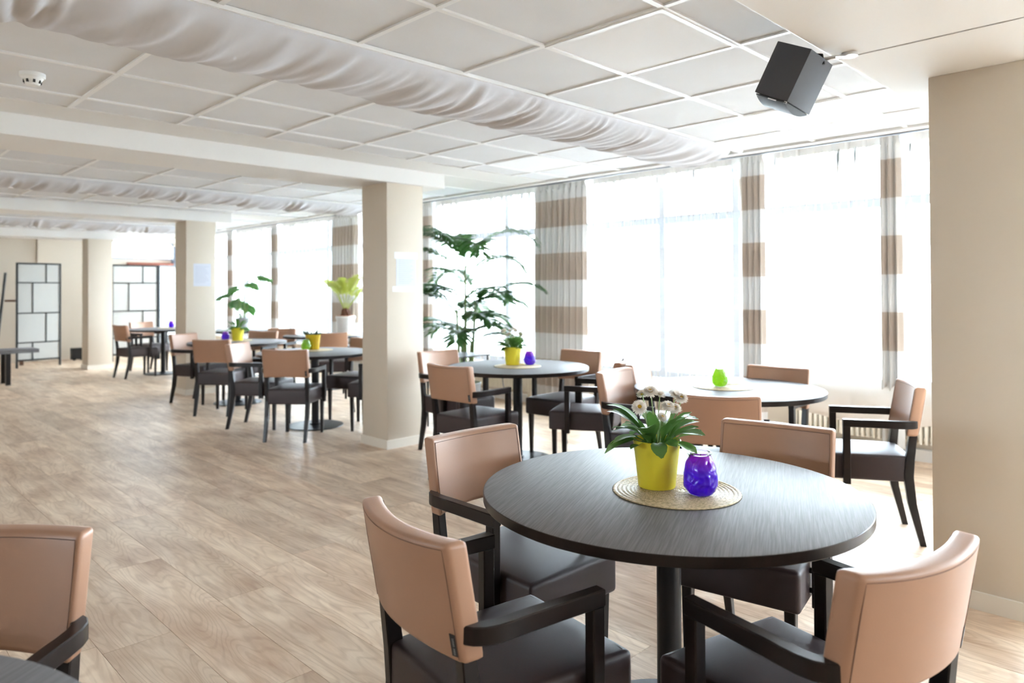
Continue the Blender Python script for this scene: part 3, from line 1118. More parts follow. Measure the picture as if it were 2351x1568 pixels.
# ------------------------------------------------------------------ speaker
e1, e2, e3 = Vector((0.019, 0.899, 0.438)), Vector((0.997, 0.014, -0.071)), Vector((-0.07, 0.439, -0.896))
B = Vector((2.696, 1.093, 2.258))
SW, SD, SL = 0.147, 0.211, 0.205
t = empty('speaker', B)
rm = Matrix((e1, e2, e3)).transposed()      # local x along e1, y along e2, z towards the grille
t.rotation_euler = rm.to_euler()
tag(t, 'black box speaker tilted down from the beam soffit', 'speaker')
soft('cabinet', soft_box(SW, SD, SL, 0.003, seg=2), MT['speaker'], t, (SW / 2, SD / 2, SL / 2), 30)
mb = MB()
rs = []
for j in range(13):
    x = 0.006 + (SD - 0.012) * j / 12
    bul = 0.022 * (1 - (2 * j / 12 - 1) ** 2) + 0.004
    rs.append([(0.005, x, SL + 0.003), (SW - 0.005, x, SL + 0.003), (SW - 0.008, x, SL + 0.003 + bul), (0.008, x, SL + 0.003 + bul)])
mb.rings(rs)
g = mb.build('grille', MT['grille'], t, True, 40)
for xx in (0.012, SD - 0.012):
    for yy in (0.012, SW - 0.012):
        MB().tube([(yy, xx, SL), (yy, xx, SL + 0.008)], 0.006, 8).build('grille_stud', MT['steel'], t, True)
MB().box(SW * 0.3, SW * 0.55, -0.0012, 0.0, SL + 0.006, SL + 0.0105).build('badge', MT['steel'], t)
# swivel bracket up to the soffit
inv = t.rotation_euler.to_matrix().inverted()


def loc(p):
    return inv @ (Vector(p) - B)


MB().tube([loc(B + e2 * 0.16 + e1 * 0.05 + e3 * 0.01), loc((2.87, 1.075, 2.262)), loc((2.93, 1.06, 2.275)), loc((2.955, 1.05, 2.291))], 0.008, 8).build('bracket_arm', MT['steel'], t, True)
MB().tube([loc((2.955, 1.05, 2.278)), loc((2.955, 1.05, 2.2905))], 0.03, 20).build('bracket_plate', MT['steel'], t, True)
MB().tube([loc(B + e2 * 0.13 + e3 * 0.02 - e1 * 0.003), loc(B + e2 * 0.13 - e3 * 0.012 + e1 * 0.02), loc(B + e2 * 0.13 - e3 * 0.004 + e1 * 0.07)], 0.006, 8).build('bracket_clamp', MT['black'], t, True)


# ------------------------------------------------------------------ chairs
CW, CT = 0.422, 0.055
ZB0, ZB1 = 0.575, 0.836


def back_y(u, z):
    """rear face of the backrest: slopes back with height, sides swept forward"""
    yc = -0.246 + (z - ZB0) / (ZB1 - ZB0) * (-0.045)
    return yc - 0.042 * (1 - u * u)


def back_def(x, y, z):
    u = x / (CW / 2)
    zz = (ZB0 + ZB1) / 2 + z
    zz -= 0.006 * (1 - u * u) * (1 if z > 0 else -1.6)
    return (x, back_y(u, zz) + CT / 2 + y, zz)


def make_chair():
    t = empty('dining_armchair', (0, 0, 0))
    o = soft('backrest', soft_box(CW, CT, ZB1 - ZB0, 0.014, (12, 0, 6), back_def), MT['tan'], t)
    for side in (0, 1):
        pts = []
        off = -0.0004 if side == 0 else CT + 0.0004
        us = [-0.952] + [-0.95 + 1.9 * k / 16 for k in range(17)] + [0.952]
        zt, zb = ZB1 - 0.0135, ZB0 + 0.012
        for z in (zb, zb + 0.08, zb + 0.16):
            pts.append((-0.945 * CW / 2, back_y(-0.945, z) + off, z))
        for u in us:
            z = zt - 0.006 * (1 - u * u) - (0.004 if abs(u) > 0.95 else 0)
            pts.append((u * CW / 2 * 0.985, back_y(u, z) + off, z))
        for z in (zb + 0.16, zb + 0.08, zb):
            pts.append((0.945 * CW / 2, back_y(0.945, z) + off, z))
        MB().tube(pts, 0.0011, 5).build('seam', MT['seam'], t, True, 180)
    # seat
    sw, sdp, sh = 0.405, 0.47, 0.135

    def seat_def(x, y, z):
        u, v = x / (sw / 2), y / (sdp / 2)
        zz = 0.3985 + z
        if z > 0:
            zz += 0.012 * max(0, 1 - u ** 4) * max(0, 1 - v ** 4)
        k = 1.0 + 0.03 * v
        return (x * k, 0.008 + y, zz)
    soft('seat', soft_box(sw, sdp, sh, 0.017, (6, 6, 0), seat_def, 4), MT['brown'], t)
    for dz, dy in ((0.0, 0.0), (0.007, -0.006)):
        pts = [(x, 0.008 + sdp / 2 - 0.0125 + dy * 1.0, 0.3985 + sh / 2 - 0.003 + dz * 0.6) for x in [-0.19 + 0.38 * k / 8 for k in range(9)]]
        MB().tube(pts, 0.0010, 5).build('seat_seam', MT['dseam'], t, True, 180)
    for s in (-1, 1):
        MB().post([(s * 0.172, 0.205, 0.0, 0.0125, 0.0125), (s * 0.172, 0.208, 0.34, 0.018, 0.018)]).build('front_leg', MT['wood'], t)
        MB().post([(s * 0.186, -0.274, 0.0, 0.013, 0.015), (s * 0.188, -0.222, 0.22, 0.0165, 0.021), (s * 0.189, -0.206, 0.36, 0.0165, 0.0235), (s * 0.189, -0.213, 0.45, 0.0165, 0.022), (s * 0.189, -0.232, 0.60, 0.0165, 0.018)]).build('rear_leg', MT['wood'], t)
        path = [(0.230, 0.117), (0.230, 0.0), (0.230, -0.10), (0.2325, -0.145), (0.232, -0.180), (0.226, -0.207), (0.214, -0.225), (0.200, -0.235)]
        MB().sweep_rect([(s * x, y, 0.639) for x, y in path], 0.034, 0.040).build('armrest', MT['wood'], t, True, 30)
        pst = MB().post([(s * 0.230, 0.0985, 0.315, 0.0165, 0.018), (s * 0.230, 0.0985, 0.6195, 0.0165, 0.018)]).build('arm_post', MT['wood'], t)
        for z in (0.43, 0.365):
            MB().tube([(s * 0.2, 0.0985, z), (s * 0.2145, 0.0985, z)], 0.009, 10).build('spacer', MT['black'], pst, True)
    tg = MB()
    z0, z1 = 0.592, 0.640
    ua, ub = 0.875, 0.945
    P = [(u * CW / 2, back_y(u, z) - d, z) for d in (0.0003, 0.0016) for u, z in ((ua, z0), (ub, z0), (ub, z1), (ua, z1))]
    tg.v = P
    tg.f = [(0, 1, 2, 3), (4, 7, 6, 5), (0, 4, 5, 1), (1, 5, 6, 2), (2, 6, 7, 3), (3, 7, 4, 0)]
    tgo = tg.build('maker_tag', MT['tag'], t)
    lm = MB()
    zz = z1 - 0.005
    rr = random.Random(4)
    while zz > z0 + 0.006:
        hgt = rr.uniform(0.0022, 0.0032)
        if rr.random() > 0.15:
            for q in (0, 1):
                u = 0.905 + q * 0.012
                i = len(lm.v)
                y = back_y(u, zz) - 0.0018
                lm.v += [(u * CW / 2, y, zz - hgt), (u * CW / 2 + 0.0012, y, zz - hgt), (u * CW / 2 + 0.0012, y, zz), (u * CW / 2, y, zz)]
                lm.f.append((i, i + 1, i + 2, i + 3))
        zz -= hgt + 0.001
    lm.build('tag_lettering', MT['taglet'], tgo)
    return t


proto = make_chair()
GC = 'tan and brown dining armchairs'
chairs = [
    # x, y, heading of the sitter in degrees, label
    (1.263, 1.293, 350.4, 'tan-backed armchair seen from behind, nearest at the left of the purple candle table'),
    (1.779, 1.725, 268.7, 'armchair with its glossy tan back facing us, behind the left edge of the nearest table'),
    (1.640, 0.707, 76.3, 'tan-backed armchair in the bottom right corner beside the nearest column'),
    (2.435, 1.200, 189.1, 'armchair tucked under the far right side of the purple candle table'),
    (3.481, 1.911, 24.7, 'armchair seen from behind at the near side of the green candle table'),
    (3.813, 2.561, 279.4, 'armchair with a pale-lit back just above the daisy pot'),
    (4.430, 2.134, 182.4, 'armchair tucked in on the window side of the green candle table'),
    (4.240, 1.479, 119.3, 'armchair seen from its side beside the nearest column, right of the green candle table'),
    (4.360, 2.740, 288.0, 'mostly hidden armchair whose top shows by the radiator, between the window tables'),
    (3.509, 3.881, 4.0, 'armchair seen from behind with a small black tag, left of the lime pot table'),
    (3.949, 4.595, 269.3, 'armchair against the notice column, facing the lime pot table'),
    (4.550, 3.940, 182.6, 'armchair with a full tan back, window side of the lime pot table'),
    (4.220, 3.420, 118.0, 'armchair with dark seat and empty arms, right of the lime pot table, back hidden'),
    (0.116, 1.731, 224.7, 'armchair cropped at the left edge of the picture, facing the dark table corner'),
    (3.304, 6.150, 40.1, 'armchair squarely seen from behind at the amber pot table'),
    (3.311, 6.857, 308.2, 'pale-lit armchair turned to the right at the left of the amber pot table'),
    (4.240, 6.620, 205.0, 'armchair on the far side of the amber pot table, half behind the notice column'),
    (4.060, 5.920, 128.0, 'armchair at the amber pot table, almost fully hidden by the notice column'),
    (3.386, 7.969, 40.2, 'armchair seen from behind in front of the second column'),
    (3.502, 8.921, 295.3, 'pale-lit armchair standing against the second column'),
    (4.105, 8.808, 209.7, 'armchair behind the farther lime pot, its tan back just above the table'),
    (4.620, 9.250, 215.0, 'armchair near the monstera, top of its back showing behind another'),
    (3.835, 12.297, 9.3, 'far armchair seen from behind near the folding screen'),
    (4.270, 13.020, 285.0, 'far armchair with a pale-lit back before the folding screen'),
    (4.620, 12.020, 150.0, 'far armchair half hidden by the second column'),
    (4.860, 8.160, 60.0, 'slim armchair edge rising behind the amber pot'),
]
for i, (x, y, h, lb) in enumerate(chairs):
    o = proto if i == 0 else copy_tree(proto)
    o.location = (x, y, 0)
    o.rotation_euler = (0, 0, R(h - 90))
    tag(o, lb, 'chair', GC)


# ------------------------------------------------------------------ round tables
TR, TZ = 0.571, 0.745


def make_table():
    t = empty('round_table', (0, 0, 0))
    prof = [(0.0, TZ - 0.030), (TR - 0.006, TZ - 0.030), (TR - 0.002, TZ - 0.028), (TR, TZ - 0.024), (TR, TZ - 0.004), (TR - 0.0012, TZ - 0.0012), (TR - 0.004, TZ), (0.0, TZ)]
    MB().lathe(prof, 96).build('table_top', MT['wtop'], t, True, 30)
    MB().lathe([(TR - 0.001, TZ - 0.0295), (TR + 0.0006, TZ - 0.0275), (TR + 0.0006, TZ - 0.0030), (TR - 0.001, TZ - 0.0016)], 96).build('edge_band', MT['wood'], t, True, 30)
    MB().lathe([(0.0, TZ - 0.038), (0.16, TZ - 0.038), (0.16, TZ - 0.0301), (0.0, TZ - 0.0301)], 32).build('mounting_plate', MT['black'], t)
    MB().lathe([(0.037, 0.014), (0.037, TZ - 0.038)], 32).build('pole', MT['black'], t, True)
    MB().lathe([(0.0, 0.0), (0.275, 0.0), (0.278, 0.004), (0.275, 0.010), (0.06, 0.016), (0.05, 0.03), (0.0371, 0.032), (0.0371, 0.014), (0.0, 0.014)], 48).build('base_plate', MT['black'], t, True)
    return t


tp = make_table()
tables = [
    (1.909, 1.226, 24, 'round dark table in front with the daisy pot and purple candle'),
    (4.109, 2.207, 60, 'round dark table with only a green candle, by the windows'),
    (4.113, 4.042, -15, 'round dark table with lime pot and purple candle, right of the notice column'),
    (-0.245, 1.177, 35, 'dark round table corner cropped at the lower left edge'),
    (3.700, 6.500, 10, 'round dark table with amber pot and green candle, left of the notice column'),
    (3.800, 8.520, 40, 'round dark table with lime pot, in front of the far windows'),
    (4.280, 12.440, 0, 'far round dark table with a purple candle near the folding screen'),
    (5.230, 8.900, 0, 'round dark table by the windows carrying the white-potted plant'),
    (5.000, 11.100, 0, 'far round dark table carrying the monstera'),
]
for i, (x, y, a, lb) in enumerate(tables):
    o = tp if i == 0 else copy_tree(tp)
    o.location = (x, y, 0)
    o.rotation_euler = (0, 0, R(a))
    tag(o, lb, 'table', 'round dark dining tables')


# ------------------------------------------------------------------ placemats
def make_mat():
    t = empty('placemat', (0, 0, 0))
    prof = [(0.0, 0.0004), (0.186, 0.0004), (0.190, 0.0018)]
    rad = 0.190
    n = 15
    st_ = rad / n
    pts = []
    for k in range(n, 0, -1):
        r1 = k * st_
        pts += [(r1 - st_ * 0.02, 0.0022), (r1 - st_ * 0.25, 0.0046), (r1 - st_ * 0.6, 0.0050), (r1 - st_ * 0.92, 0.0028)]
    pts.append((0.0, 0.004))
    MB().lathe(prof + pts, 96, fn=lambda r, z, a: (r + (0.0012 * math.sin(a * 46) if r > 0.185 else 0), z)).build('weave', MT['straw'], t, True, 180)
    MB().lathe([(0.184, 0.0001), (0.1912, 0.0001), (0.1912, 0.0016), (0.184, 0.0016)], 96).build('edge_braid', MT['strawedge'], t)
    return t


mp_ = make_mat()
for i, (x, y, lb) in enumerate([(1.893, 1.188, 'round woven straw placemat under the daisy pot'), (4.115, 2.235, 'round woven straw placemat under the green candle by the windows'),
                                (4.10, 4.03, 'round woven straw placemat on the table right of the notice column'), (3.78, 6.66, 'round woven straw placemat under the amber pot'),
                                (3.86, 8.70, 'round woven straw placemat under the farther lime pot'), (4.43, 12.56, 'pale placemat on the farthest table')]):
    o = mp_ if i == 0 else copy_tree(mp_)
    o.location = (x, y, TZ + 0.0002)
    o.rotation_euler = (0, 0, i * 1.1)
    tag(o, lb, 'placemat', 'round straw placemats')
ZM = TZ + 0.0055


# ------------------------------------------------------------------ candle jars
def make_candle(wax):
    t = empty('candle_jar', (0, 0, 0))
    prof = [(0.0, 0.0), (0.024, 0.0), (0.029, 0.003), (0.0355, 0.012), (0.0395, 0.024), (0.0403, 0.036), (0.0385, 0.050), (0.0345, 0.066), (0.0300, 0.080), (0.0262, 0.090), (0.0245, 0.0945), (0.0240, 0.097)]
    fine = []
    for k in range(len(prof) - 1):
        for j in range(5):
            s = j / 5
            fine.append((prof[k][0] * (1 - s) + prof[k + 1][0] * s, prof[k][1] * (1 - s) + prof[k + 1][1] * s))
    fine.append(prof[-1])

    def emb(r, z, a):
        if z < 0.006 or z > 0.090 or r < 0.02:
            return r, z
        p = (a * 2.6, z * 62, 0.5)
        v = abs(noise.noise((math.cos(a) * 1.5 + z * 11, math.sin(a) * 1.5, z * 34)))
        v2 = math.sin(a * 9 + 3 * math.sin(z * 110)) * math.sin(z * 130 + 2 * math.sin(a * 4))
        e = 0.0018 * max(0, 0.32 - v) / 0.32 + 0.0010 * v2
        w_ = min(1, (z - 0.006) / 0.01, (0.09 - z) / 0.01)
        return r + e * w_, z
    MB().lathe(fine, 96, fn=emb).build('glass_body', MT['jar'], t, True, 180)

    def emb2(r, z, a):
        rr, zz = emb(r + 0.0024, z, a)
        return rr - 0.0024 + 0.6 * (rr - r - 0.0024), zz
    wx = [(max(0.0, r - 0.0024), max(z, 0.003)) for r, z in fine if z < 0.094] + [(0.021, 0.0925), (0.0, 0.091)]
    MB().lathe(wx, 96, fn=emb2).build('wax', wax, t, True, 180)
    ring = []
    for k in range(40):
        a = 2 * math.pi * k / 40
        ring.append([((0.0250 + 0.0026 * math.cos(b_)) * math.cos(a), (0.0250 + 0.0026 * math.cos(b_)) * math.sin(a), 0.0985 + 0.0032 * math.sin(b_)) for b_ in [2 * math.pi * j / 10 for j in range(10)]])
    mb = MB()
    mb.rings(ring + [ring[0]], cap=False)
    mb.build('rim', MT['jar'], t, True, 180)
    MB().tube([(0, 0, 0.090), (0.001, 0, 0.097)], 0.0008, 6).build('wick', MT['soil'], t)
    return t


cp = make_candle(MT['purple'])
cg = make_candle(MT['green'])
S1 = 1.0
cands = [(cp, 1.901, 1.110, 'purple glass candle beside the daisy pot on the nearest table'), (cg, 4.093, 2.250, 'lime green glass candle alone on the table by the windows'),
         (cp, 4.222, 4.012, 'purple glass candle right of the lime pot by the notice column'), (cg, 3.685, 6.655, 'green glass candle beside the amber pot'),
         (cp, 3.745, 8.745, 'purple glass candle left of the farther lime pot'), (cp, 4.47, 12.60, 'tiny purple glass candle on the farthest table')]
seen = set()
for pr_, x, y, lb in cands:
    o = pr_ if pr_ not in seen else copy_tree(pr_)
    seen.add(pr_)
    o.location = (x, y, ZM)
    o.rotation_euler = (0, 0, x * 3)
    tag(o, lb, 'candle', 'glass candle jars')
    sc_ = 1.24 if y < 2 else 1.16
    o.scale = (sc_, sc_, sc_)


# ------------------------------------------------------------------ potted daisy
def leaf_mesh(L, W, curl, fold=0.25, seg=8, wav=0.0, seed=0):
    """spoon-shaped leaf: slim stalk end, broad rounded blade"""
    mb = MB()
    rows = []
    for i in range(seg + 1):
        s = i / seg
        if s < 0.3:
            wd = W * (0.16 + 0.25 * s)
        else:
            q = (s - 0.3) / 0.7
            wd = W * max(0.03, (0.235 + 0.95 * math.sin(math.pi * min(1.0, q * 0.97)) ** 0.8 * (0.72 + 0.28 * q)))
            if q > 0.9:
                wd = W * (0.45 if i < seg else 0.08)
        a = curl * s
        x = L * (math.sin(a) / curl if abs(curl) > 1e-3 else s)
        z = L * ((1 - math.cos(a)) / curl if abs(curl) > 1e-3 else 0)
        rows.append([(x, wd * t, -z + fold * wd * abs(t) + wav * math.sin(s * 11 + seed + t) * abs(t)) for t in (-1, -0.5, 0, 0.5, 1)])
    mb.rings(rows, cap=False, closed=False)
    return mb


def pot(t, prof, m, thick, soil_z, soil_r, name='pot'):
    inner = [(r - thick, z) for r, z in reversed(prof)]
    body = [(0.0, prof[0][1])] + prof + [(prof[-1][0] - thick * 0.5, prof[-1][1] + thick * 0.4)] + inner[:-1] + [(inner[-1][0], prof[0][1] + thick), (0.0, prof[0][1] + thick)]
    MB().lathe(body, 48).build(name, m, t, True, 40)
    MB().lathe([(0.0, soil_z - 0.01), (soil_r, soil_z - 0.01), (soil_r, soil_z), (0.0, soil_z + 0.004)], 24).build('soil', MT['soil'], t, True)


def flower_meshes():
    mb = MB()
    rr = random.Random(5)
    for lay in range(5):
        n = 40 - lay * 4
        for k in range(n):
            a = 2 * math.pi * (k + 0.5 * (lay % 2)) / n + rr.uniform(-0.06, 0.06)
            el = R(-12 + lay * 17 + rr.uniform(-6, 6))
            L = 0.0155 - lay * 0.0017 + rr.uniform(-0.001, 0.001)
            r_in = 0.0035
            d = Vector((math.cos(a) * math.cos(el), math.sin(a) * math.cos(el), math.sin(el)))
            sd = Vector((-math.sin(a), math.cos(a), 0))
            p0 = Vector((math.cos(a) * r_in, math.sin(a) * r_in, 0.0006 * lay))
            i = len(mb.v)
            hw = 0.0017
            upv = d.cross(sd) * -1
            mb.v += [p0 - sd * hw * 0.6, p0 + sd * hw * 0.6, p0 + d * L * 0.6 + sd * hw + upv * 0.0004, p0 + d * L * 0.6 - sd * hw + upv * 0.0004, p0 + d * L + upv * -0.0004]
            mb.f += [(i, i + 1, i + 2, i + 3), (i + 3, i + 2, i + 4)]
    pet = mb
    eye = MB().lathe([(0.0, -0.002), (0.0045, -0.002), (0.0058, 0.0015), (0.0045, 0.0042), (0.0, 0.0052)], 14)
    return pet, eye


PETM, EYEM = None, None


def daisy_pot(x, y, label, seed, lime='lime', leaves=34, sc=1.0, detail=True):
    global PETM, EYEM
    rr = random.Random(seed)
    t = empty('potted_daisy', (x, y, ZM), seed)
    t.scale = (sc, sc, sc)
    tag(t, label, 'plant', 'small potted plants on the tables')
    pot(t, [(0.049, 0.0), (0.0505, 0.003), (0.0565, 0.06), (0.0635, 0.118), (0.0655, 0.124), (0.0665, 0.128)], MT[lime], 0.004, 0.113, 0.0595)
    lms = []
    for k in range(5 if leaves else 0):
        lm = leaf_mesh(0.080 + 0.011 * k, 0.0165 + 0.0015 * k, 0.35 + 0.28 * k, 0.3, 8, 0.0018, k)
        o = lm.build('leaf', MT['leaf'], t, True, 180)
        lms.append(o)
    first = list(lms)
    for k in range(leaves):
        a = k * 2.399 + rr.uniform(-0.3, 0.3)
        el = rr.uniform(0.30, 1.40)
        b0 = Vector((0.028 * math.cos(a), 0.028 * math.sin(a), 0.115))
        o = first.pop() if first else piece(rr.choice(lms).data, 'leaf', t)
        o.location = b0
        o.rotation_euler = (rr.uniform(-0.5, 0.5), -el, a)
        s = rr.uniform(0.75, 1.15)
        o.scale = (s * (0.72 + 0.42 * el), s, s)
    if detail:
        heads = [(-0.052, -0.030, 0.222, 1.0, (1.0, 0.15)), (-0.014, 0.010, 0.258, 1.1, (0.35, 0.2)), (0.014, 0.018, 0.250, 0.8, (0.25, 1.0)),
                 (0.030, -0.014, 0.222, 0.95, (0.45, 0.3)), (0.050, -0.006, 0.214, 0.9, (0.5, -0.6)), (0.058, 0.020, 0.248, 0.95, (0.5, 0.4)), (0.072, 0.012, 0.240, 0.9, (0.5, -0.7)),
                 (0.008, -0.034, 0.196, 0.7, (0.7, 0.0)), (-0.034, 0.026, 0.250, 0.8, (0.2, 2.0))]
        for k, (hx, hy, hz, s, tl) in enumerate(heads):
            # laid out in the plant's own frame: x towards the right of the pot, y away from the table edge
            v = Vector((hx, hy, hz))
            base = Vector((hx * 0.25, hy * 0.25, 0.112))
            pts = []
            for j in range(9):
                q = j / 8
                p = base.lerp(v, q) + Vector((math.sin(q * math.pi) * 0.006 * math.cos(k), math.sin(q * math.pi) * 0.006 * math.sin(k * 2), 0))
                pts.append(p)
            MB().tube(pts, [0.0021 - 0.0006 * j / 8 for j in range(9)], 7).build('stem', MT['stem'], t, True)
            if PETM is None:
                pm, em = flower_meshes()
                fo = pm.build('flower', MT['petal'], t, True, 180)
                eo = em.build('flower_centre', MT['eye'], fo, True)
                PETM, EYEM = fo.data, eo.data
            else:
                fo = piece(PETM, 'flower', t)
                eo = piece(EYEM, 'flower_centre', fo)
            fo.location = v
            fo.rotation_euler = (tl[0], 0.12 * k - 0.3, tl[1])
            fo.scale = (s * 1.22, s * 1.22, s * 1.22)
    return t


d1 = daisy_pot(1.886, 1.252, 'lime green pot of white daisies on the nearest table', 1, leaves=44, sc=1.12)
d1.rotation_euler = (0, 0, R(-45))
d2 = daisy_pot(4.128, 4.112, 'lime green pot of leafy flowers on the table right of the notice column', 2, leaves=44, sc=1.12)
d2.rotation_euler = (0, 0, 2.0)
d3 = daisy_pot(3.850, 8.640, 'lime green pot on the table before the far windows', 3, leaves=26, sc=1.2, detail=False)
d4 = daisy_pot(3.800, 6.720, 'amber yellow pot of grey-green sprigs behind the green candle', 4, 'amber', leaves=0, sc=1.2, detail=False)
rr = random.Random(9)
for k in range(34):
    a = rr.uniform(0, 6.28)
    el = rr.uniform(0.5, 1.3)
    L = rr.uniform(0.06, 0.12)
    d = Vector((math.cos(a) * math.cos(el), math.sin(a) * math.cos(el), math.sin(el)))
    p0 = Vector((0.03 * math.cos(a), 0.03 * math.sin(a), 0.112))
    MB().tube([p0, p0 + d * L * 0.5, p0 + d * L + Vector((0, 0, -0.008))], [0.0035, 0.0045, 0.001], 5).build('sprig', MT['lav'], d4, True)


# ------------------------------------------------------------------ palms and other large plants
def frond(name, t, base, az, el, L, droop, m, nl=24, ll=0.26, lw=0.013, stalk=0.25, seed=0, hang=0.55):
    rr = random.Random(seed)
    mb = MB()
    pts = []
    p = Vector(base)
    n = 18
    e = el
    for i in range(n + 1):
        pts.append(p.copy())
        d = Vector((math.cos(az) * math.cos(e), math.sin(az) * math.cos(e), math.sin(e)))
        p = p + d * (L / n)
        e -= droop / n * (0.4 + 1.2 * i / n)
    mb.tube(pts, [0.006 * (1 - 0.75 * i / n) for i in range(n + 1)], 5)
    for k in range(nl):
        s = stalk + (1 - stalk) * (k + 0.5) / nl
        f_ = s * n
        i = min(n - 1, int(f_))
        q = pts[i].lerp(pts[i + 1], f_ - i)
        d = (pts[i + 1] - pts[i]).normalized()
        sd = d.cross(Vector((0, 0, 1)))
        if sd.length < 1e-3:
            sd = Vector((1, 0, 0))
        sd.normalize()
        un = sd.cross(d)
        env = math.sin(math.pi * (0.12 + 0.80 * (s - stalk) / (1 - stalk))) ** 0.7
        for sg in (-1, 1):
            l = ll * env * rr.uniform(0.85, 1.1)
            dv = (sd * sg * 0.85 + d * 0.65 + un * 0.25).normalized()
            a0, b0 = q, None
            i0 = len(mb.v)
            wv = d * 1.0
            ps = []
            cur = q.copy()
            dd = dv.copy()
            for j in range(4):
                ps.append(cur.copy())
                cur = cur + dd * (l / 3)
                dd = (dd + Vector((0, 0, -hang * 0.6))).normalized()
            ws = (0.35, 1.0, 0.8, 0.06)
            for j in range(4):
                mb.v += [ps[j] - wv * lw * ws[j] * 0.5, ps[j] + wv * lw * ws[j] * 0.5]
            for j in range(3):
                mb.f.append((i0 + 2 * j, i0 + 2 * j + 1, i0 + 2 * j + 3, i0 + 2 * j + 2))
    return mb.build(name, m, t, True, 180)


t = empty('palm_tree', (5.12, 5.82, 0))
tag(t, 'tall feathery palm in a grey pot beside the notice column', 'plant')
pot(t, [(0.13, 0.0), (0.135, 0.01), (0.165, 0.33), (0.17, 0.36)], MT['greypot'], 0.012, 0.33, 0.15)
rr = random.Random(3)
canes = [(0.0, 0.0, 1.62), (0.05, -0.03, 1.25), (-0.04, 0.03, 1.15), (0.02, 0.06, 0.95), (-0.05, -0.04, 0.85), (0.07, 0.03, 0.8)]
for k, (cx_, cy_, hh) in enumerate(canes):
    lean = Vector((cx_ * 0.9, cy_ * 0.9, 0))
    pts = [Vector((cx_, cy_, 0.30)) + lean * (j / 6) + Vector((0, 0, (hh - 0.30) * j / 6)) for j in range(7)]
    MB().tube(pts, [0.020 - 0.010 * j / 6 for j in range(7)], 8).build('cane', MT['cane'], t, True)
# az measured in world: screen right is about -45 deg, screen left about 135 deg
specs = [  # cane, height, azimuth, elevation, length, droop
    (0, 1.60, 135, 74, 0.92, 2.7), (0, 1.58, -42, 66, 1.02, 2.4), (0, 1.56, 70, 76, 0.85, 2.4), (0, 1.52, -115, 70, 0.8, 2.6), (0, 1.62, 165, 60, 0.9, 2.4), (0, 1.50, 150, 50, 0.9, 1.9), (0, 1.46, -60, 52, 0.8, 2.2), (1, 1.24, 150, 30, 0.85, 1.2), (2, 1.14, -55, 28, 0.8, 1.2), (2, 1.1, -20, 58, 0.75, 2.2),
    (1, 1.20, -42, 40, 0.80, 1.4), (1, 1.15, 140, 45, 0.75, 1.8), (1, 1.15, -100, 40, 0.7, 1.6), (2, 1.12, 120, 42, 0.80, 1.7), (2, 1.10, 160, 55, 0.75, 2.0),
    (2, 1.05, 20, 40, 0.7, 1.8), (3, 0.92, -30, 42, 0.62, 1.9), (3, 0.90, 130, 35, 0.66, 1.7), (4, 0.83, 150, 40, 0.66, 1.9), (4, 0.82, -60, 45, 0.62, 2.1),
    (5, 0.78, -35, 30, 0.60, 1.7), (5, 0.78, 110, 50, 0.6, 2.0), (1, 1.22, 100, 70, 0.8, 2.4), (4, 0.8, -140, 40, 0.6, 1.8), (3, 0.9, -90, 55, 0.6, 2.2),
]
for k, (ci, z, az, el, L, dr) in enumerate(specs):
    cx_, cy_, hh = canes[ci]
    fr_ = (z - 0.30) / (hh - 0.30)
    frond('frond', t, (cx_ * (1 + 0.9 * fr_), cy_ * (1 + 0.9 * fr_), z), R(az), R(el), L, dr, MT['palm'], 24, 0.33, 0.034, 0.22, k, 0.55)

# smaller yellow-green palm in a white pot on the window table
t = empty('potted_palm', (5.40, 8.66, TZ + 0.001))
tag(t, 'yellow-green plant in a white pot on the table by the far windows', 'plant')
MB().lathe([(0.0, 0.0), (0.16, 0.0), (0.16, 0.012), (0.0, 0.012)], 40).build('wooden_disc', MT['lightwood'], t, True, 30)
pot(t, [(0.105, 0.013), (0.108, 0.02), (0.122, 0.22), (0.132, 0.225), (0.134, 0.25), (0.130, 0.258)], MT['whitepot'], 0.01, 0.235, 0.115)
MB().lathe([(0.10, 0.24), (0.118, 0.24), (0.118, 0.268), (0.10, 0.268)], 32).build('inner_pot', MT['terracotta'], t, True, 30)
MB().lathe([(0.055, 0.235), (0.06, 0.27), (0.045, 0.34), (0.03, 0.37), (0.0, 0.38)], 14, fn=lambda r, z, a: (r * (1 + 0.25 * math.sin(a * 7 + z * 40)), z)).build('fibre_stump', MT['fibre'], t)
for k in range(13):
    az = k * 2.4
    frond('frond', t, (0.02 * math.cos(az), 0.02 * math.sin(az), 0.34), az, R(58 + 24 * ((k * 7) % 5) / 5), 0.50 + 0.16 * ((k * 3) % 4) / 3, 1.1, MT['palm2'], 14, 0.17, 0.022, 0.45, 50 + k, 0.25)


# monstera
def monstera_leaf(L):
    """heart-shaped leaf with cut sides"""
    mb = MB()
    n = 12
    pts_l = []
    for i in range(n + 1):
        s = i / n
        wv = L * 0.46 * math.sin(math.pi * (s * 0.9 + 0.1)) ** 0.75
        if 2 < i < n - 1 and i % 2 == 0:
            wv *= 0.45
        pts_l.append((s * L - 0.12 * L * (1 if i == 0 else 0), wv, -0.35 * L * s * s))
    for sg in (-1, 1):
        for i in range(n):
            a, b_ = pts_l[i], pts_l[i + 1]
            k = len(mb.v)
            mb.v += [(i / n * L, 0, -0.35 * L * (i / n) ** 2), (a[0], sg * a[1], a[2] - 0.08 * L), (b_[0], sg * b_[1], b_[2] - 0.08 * L), ((i + 1) / n * L, 0, -0.35 * L * ((i + 1) / n) ** 2)]
            mb.f.append((k, k + 1, k + 2, k + 3))
    return mb


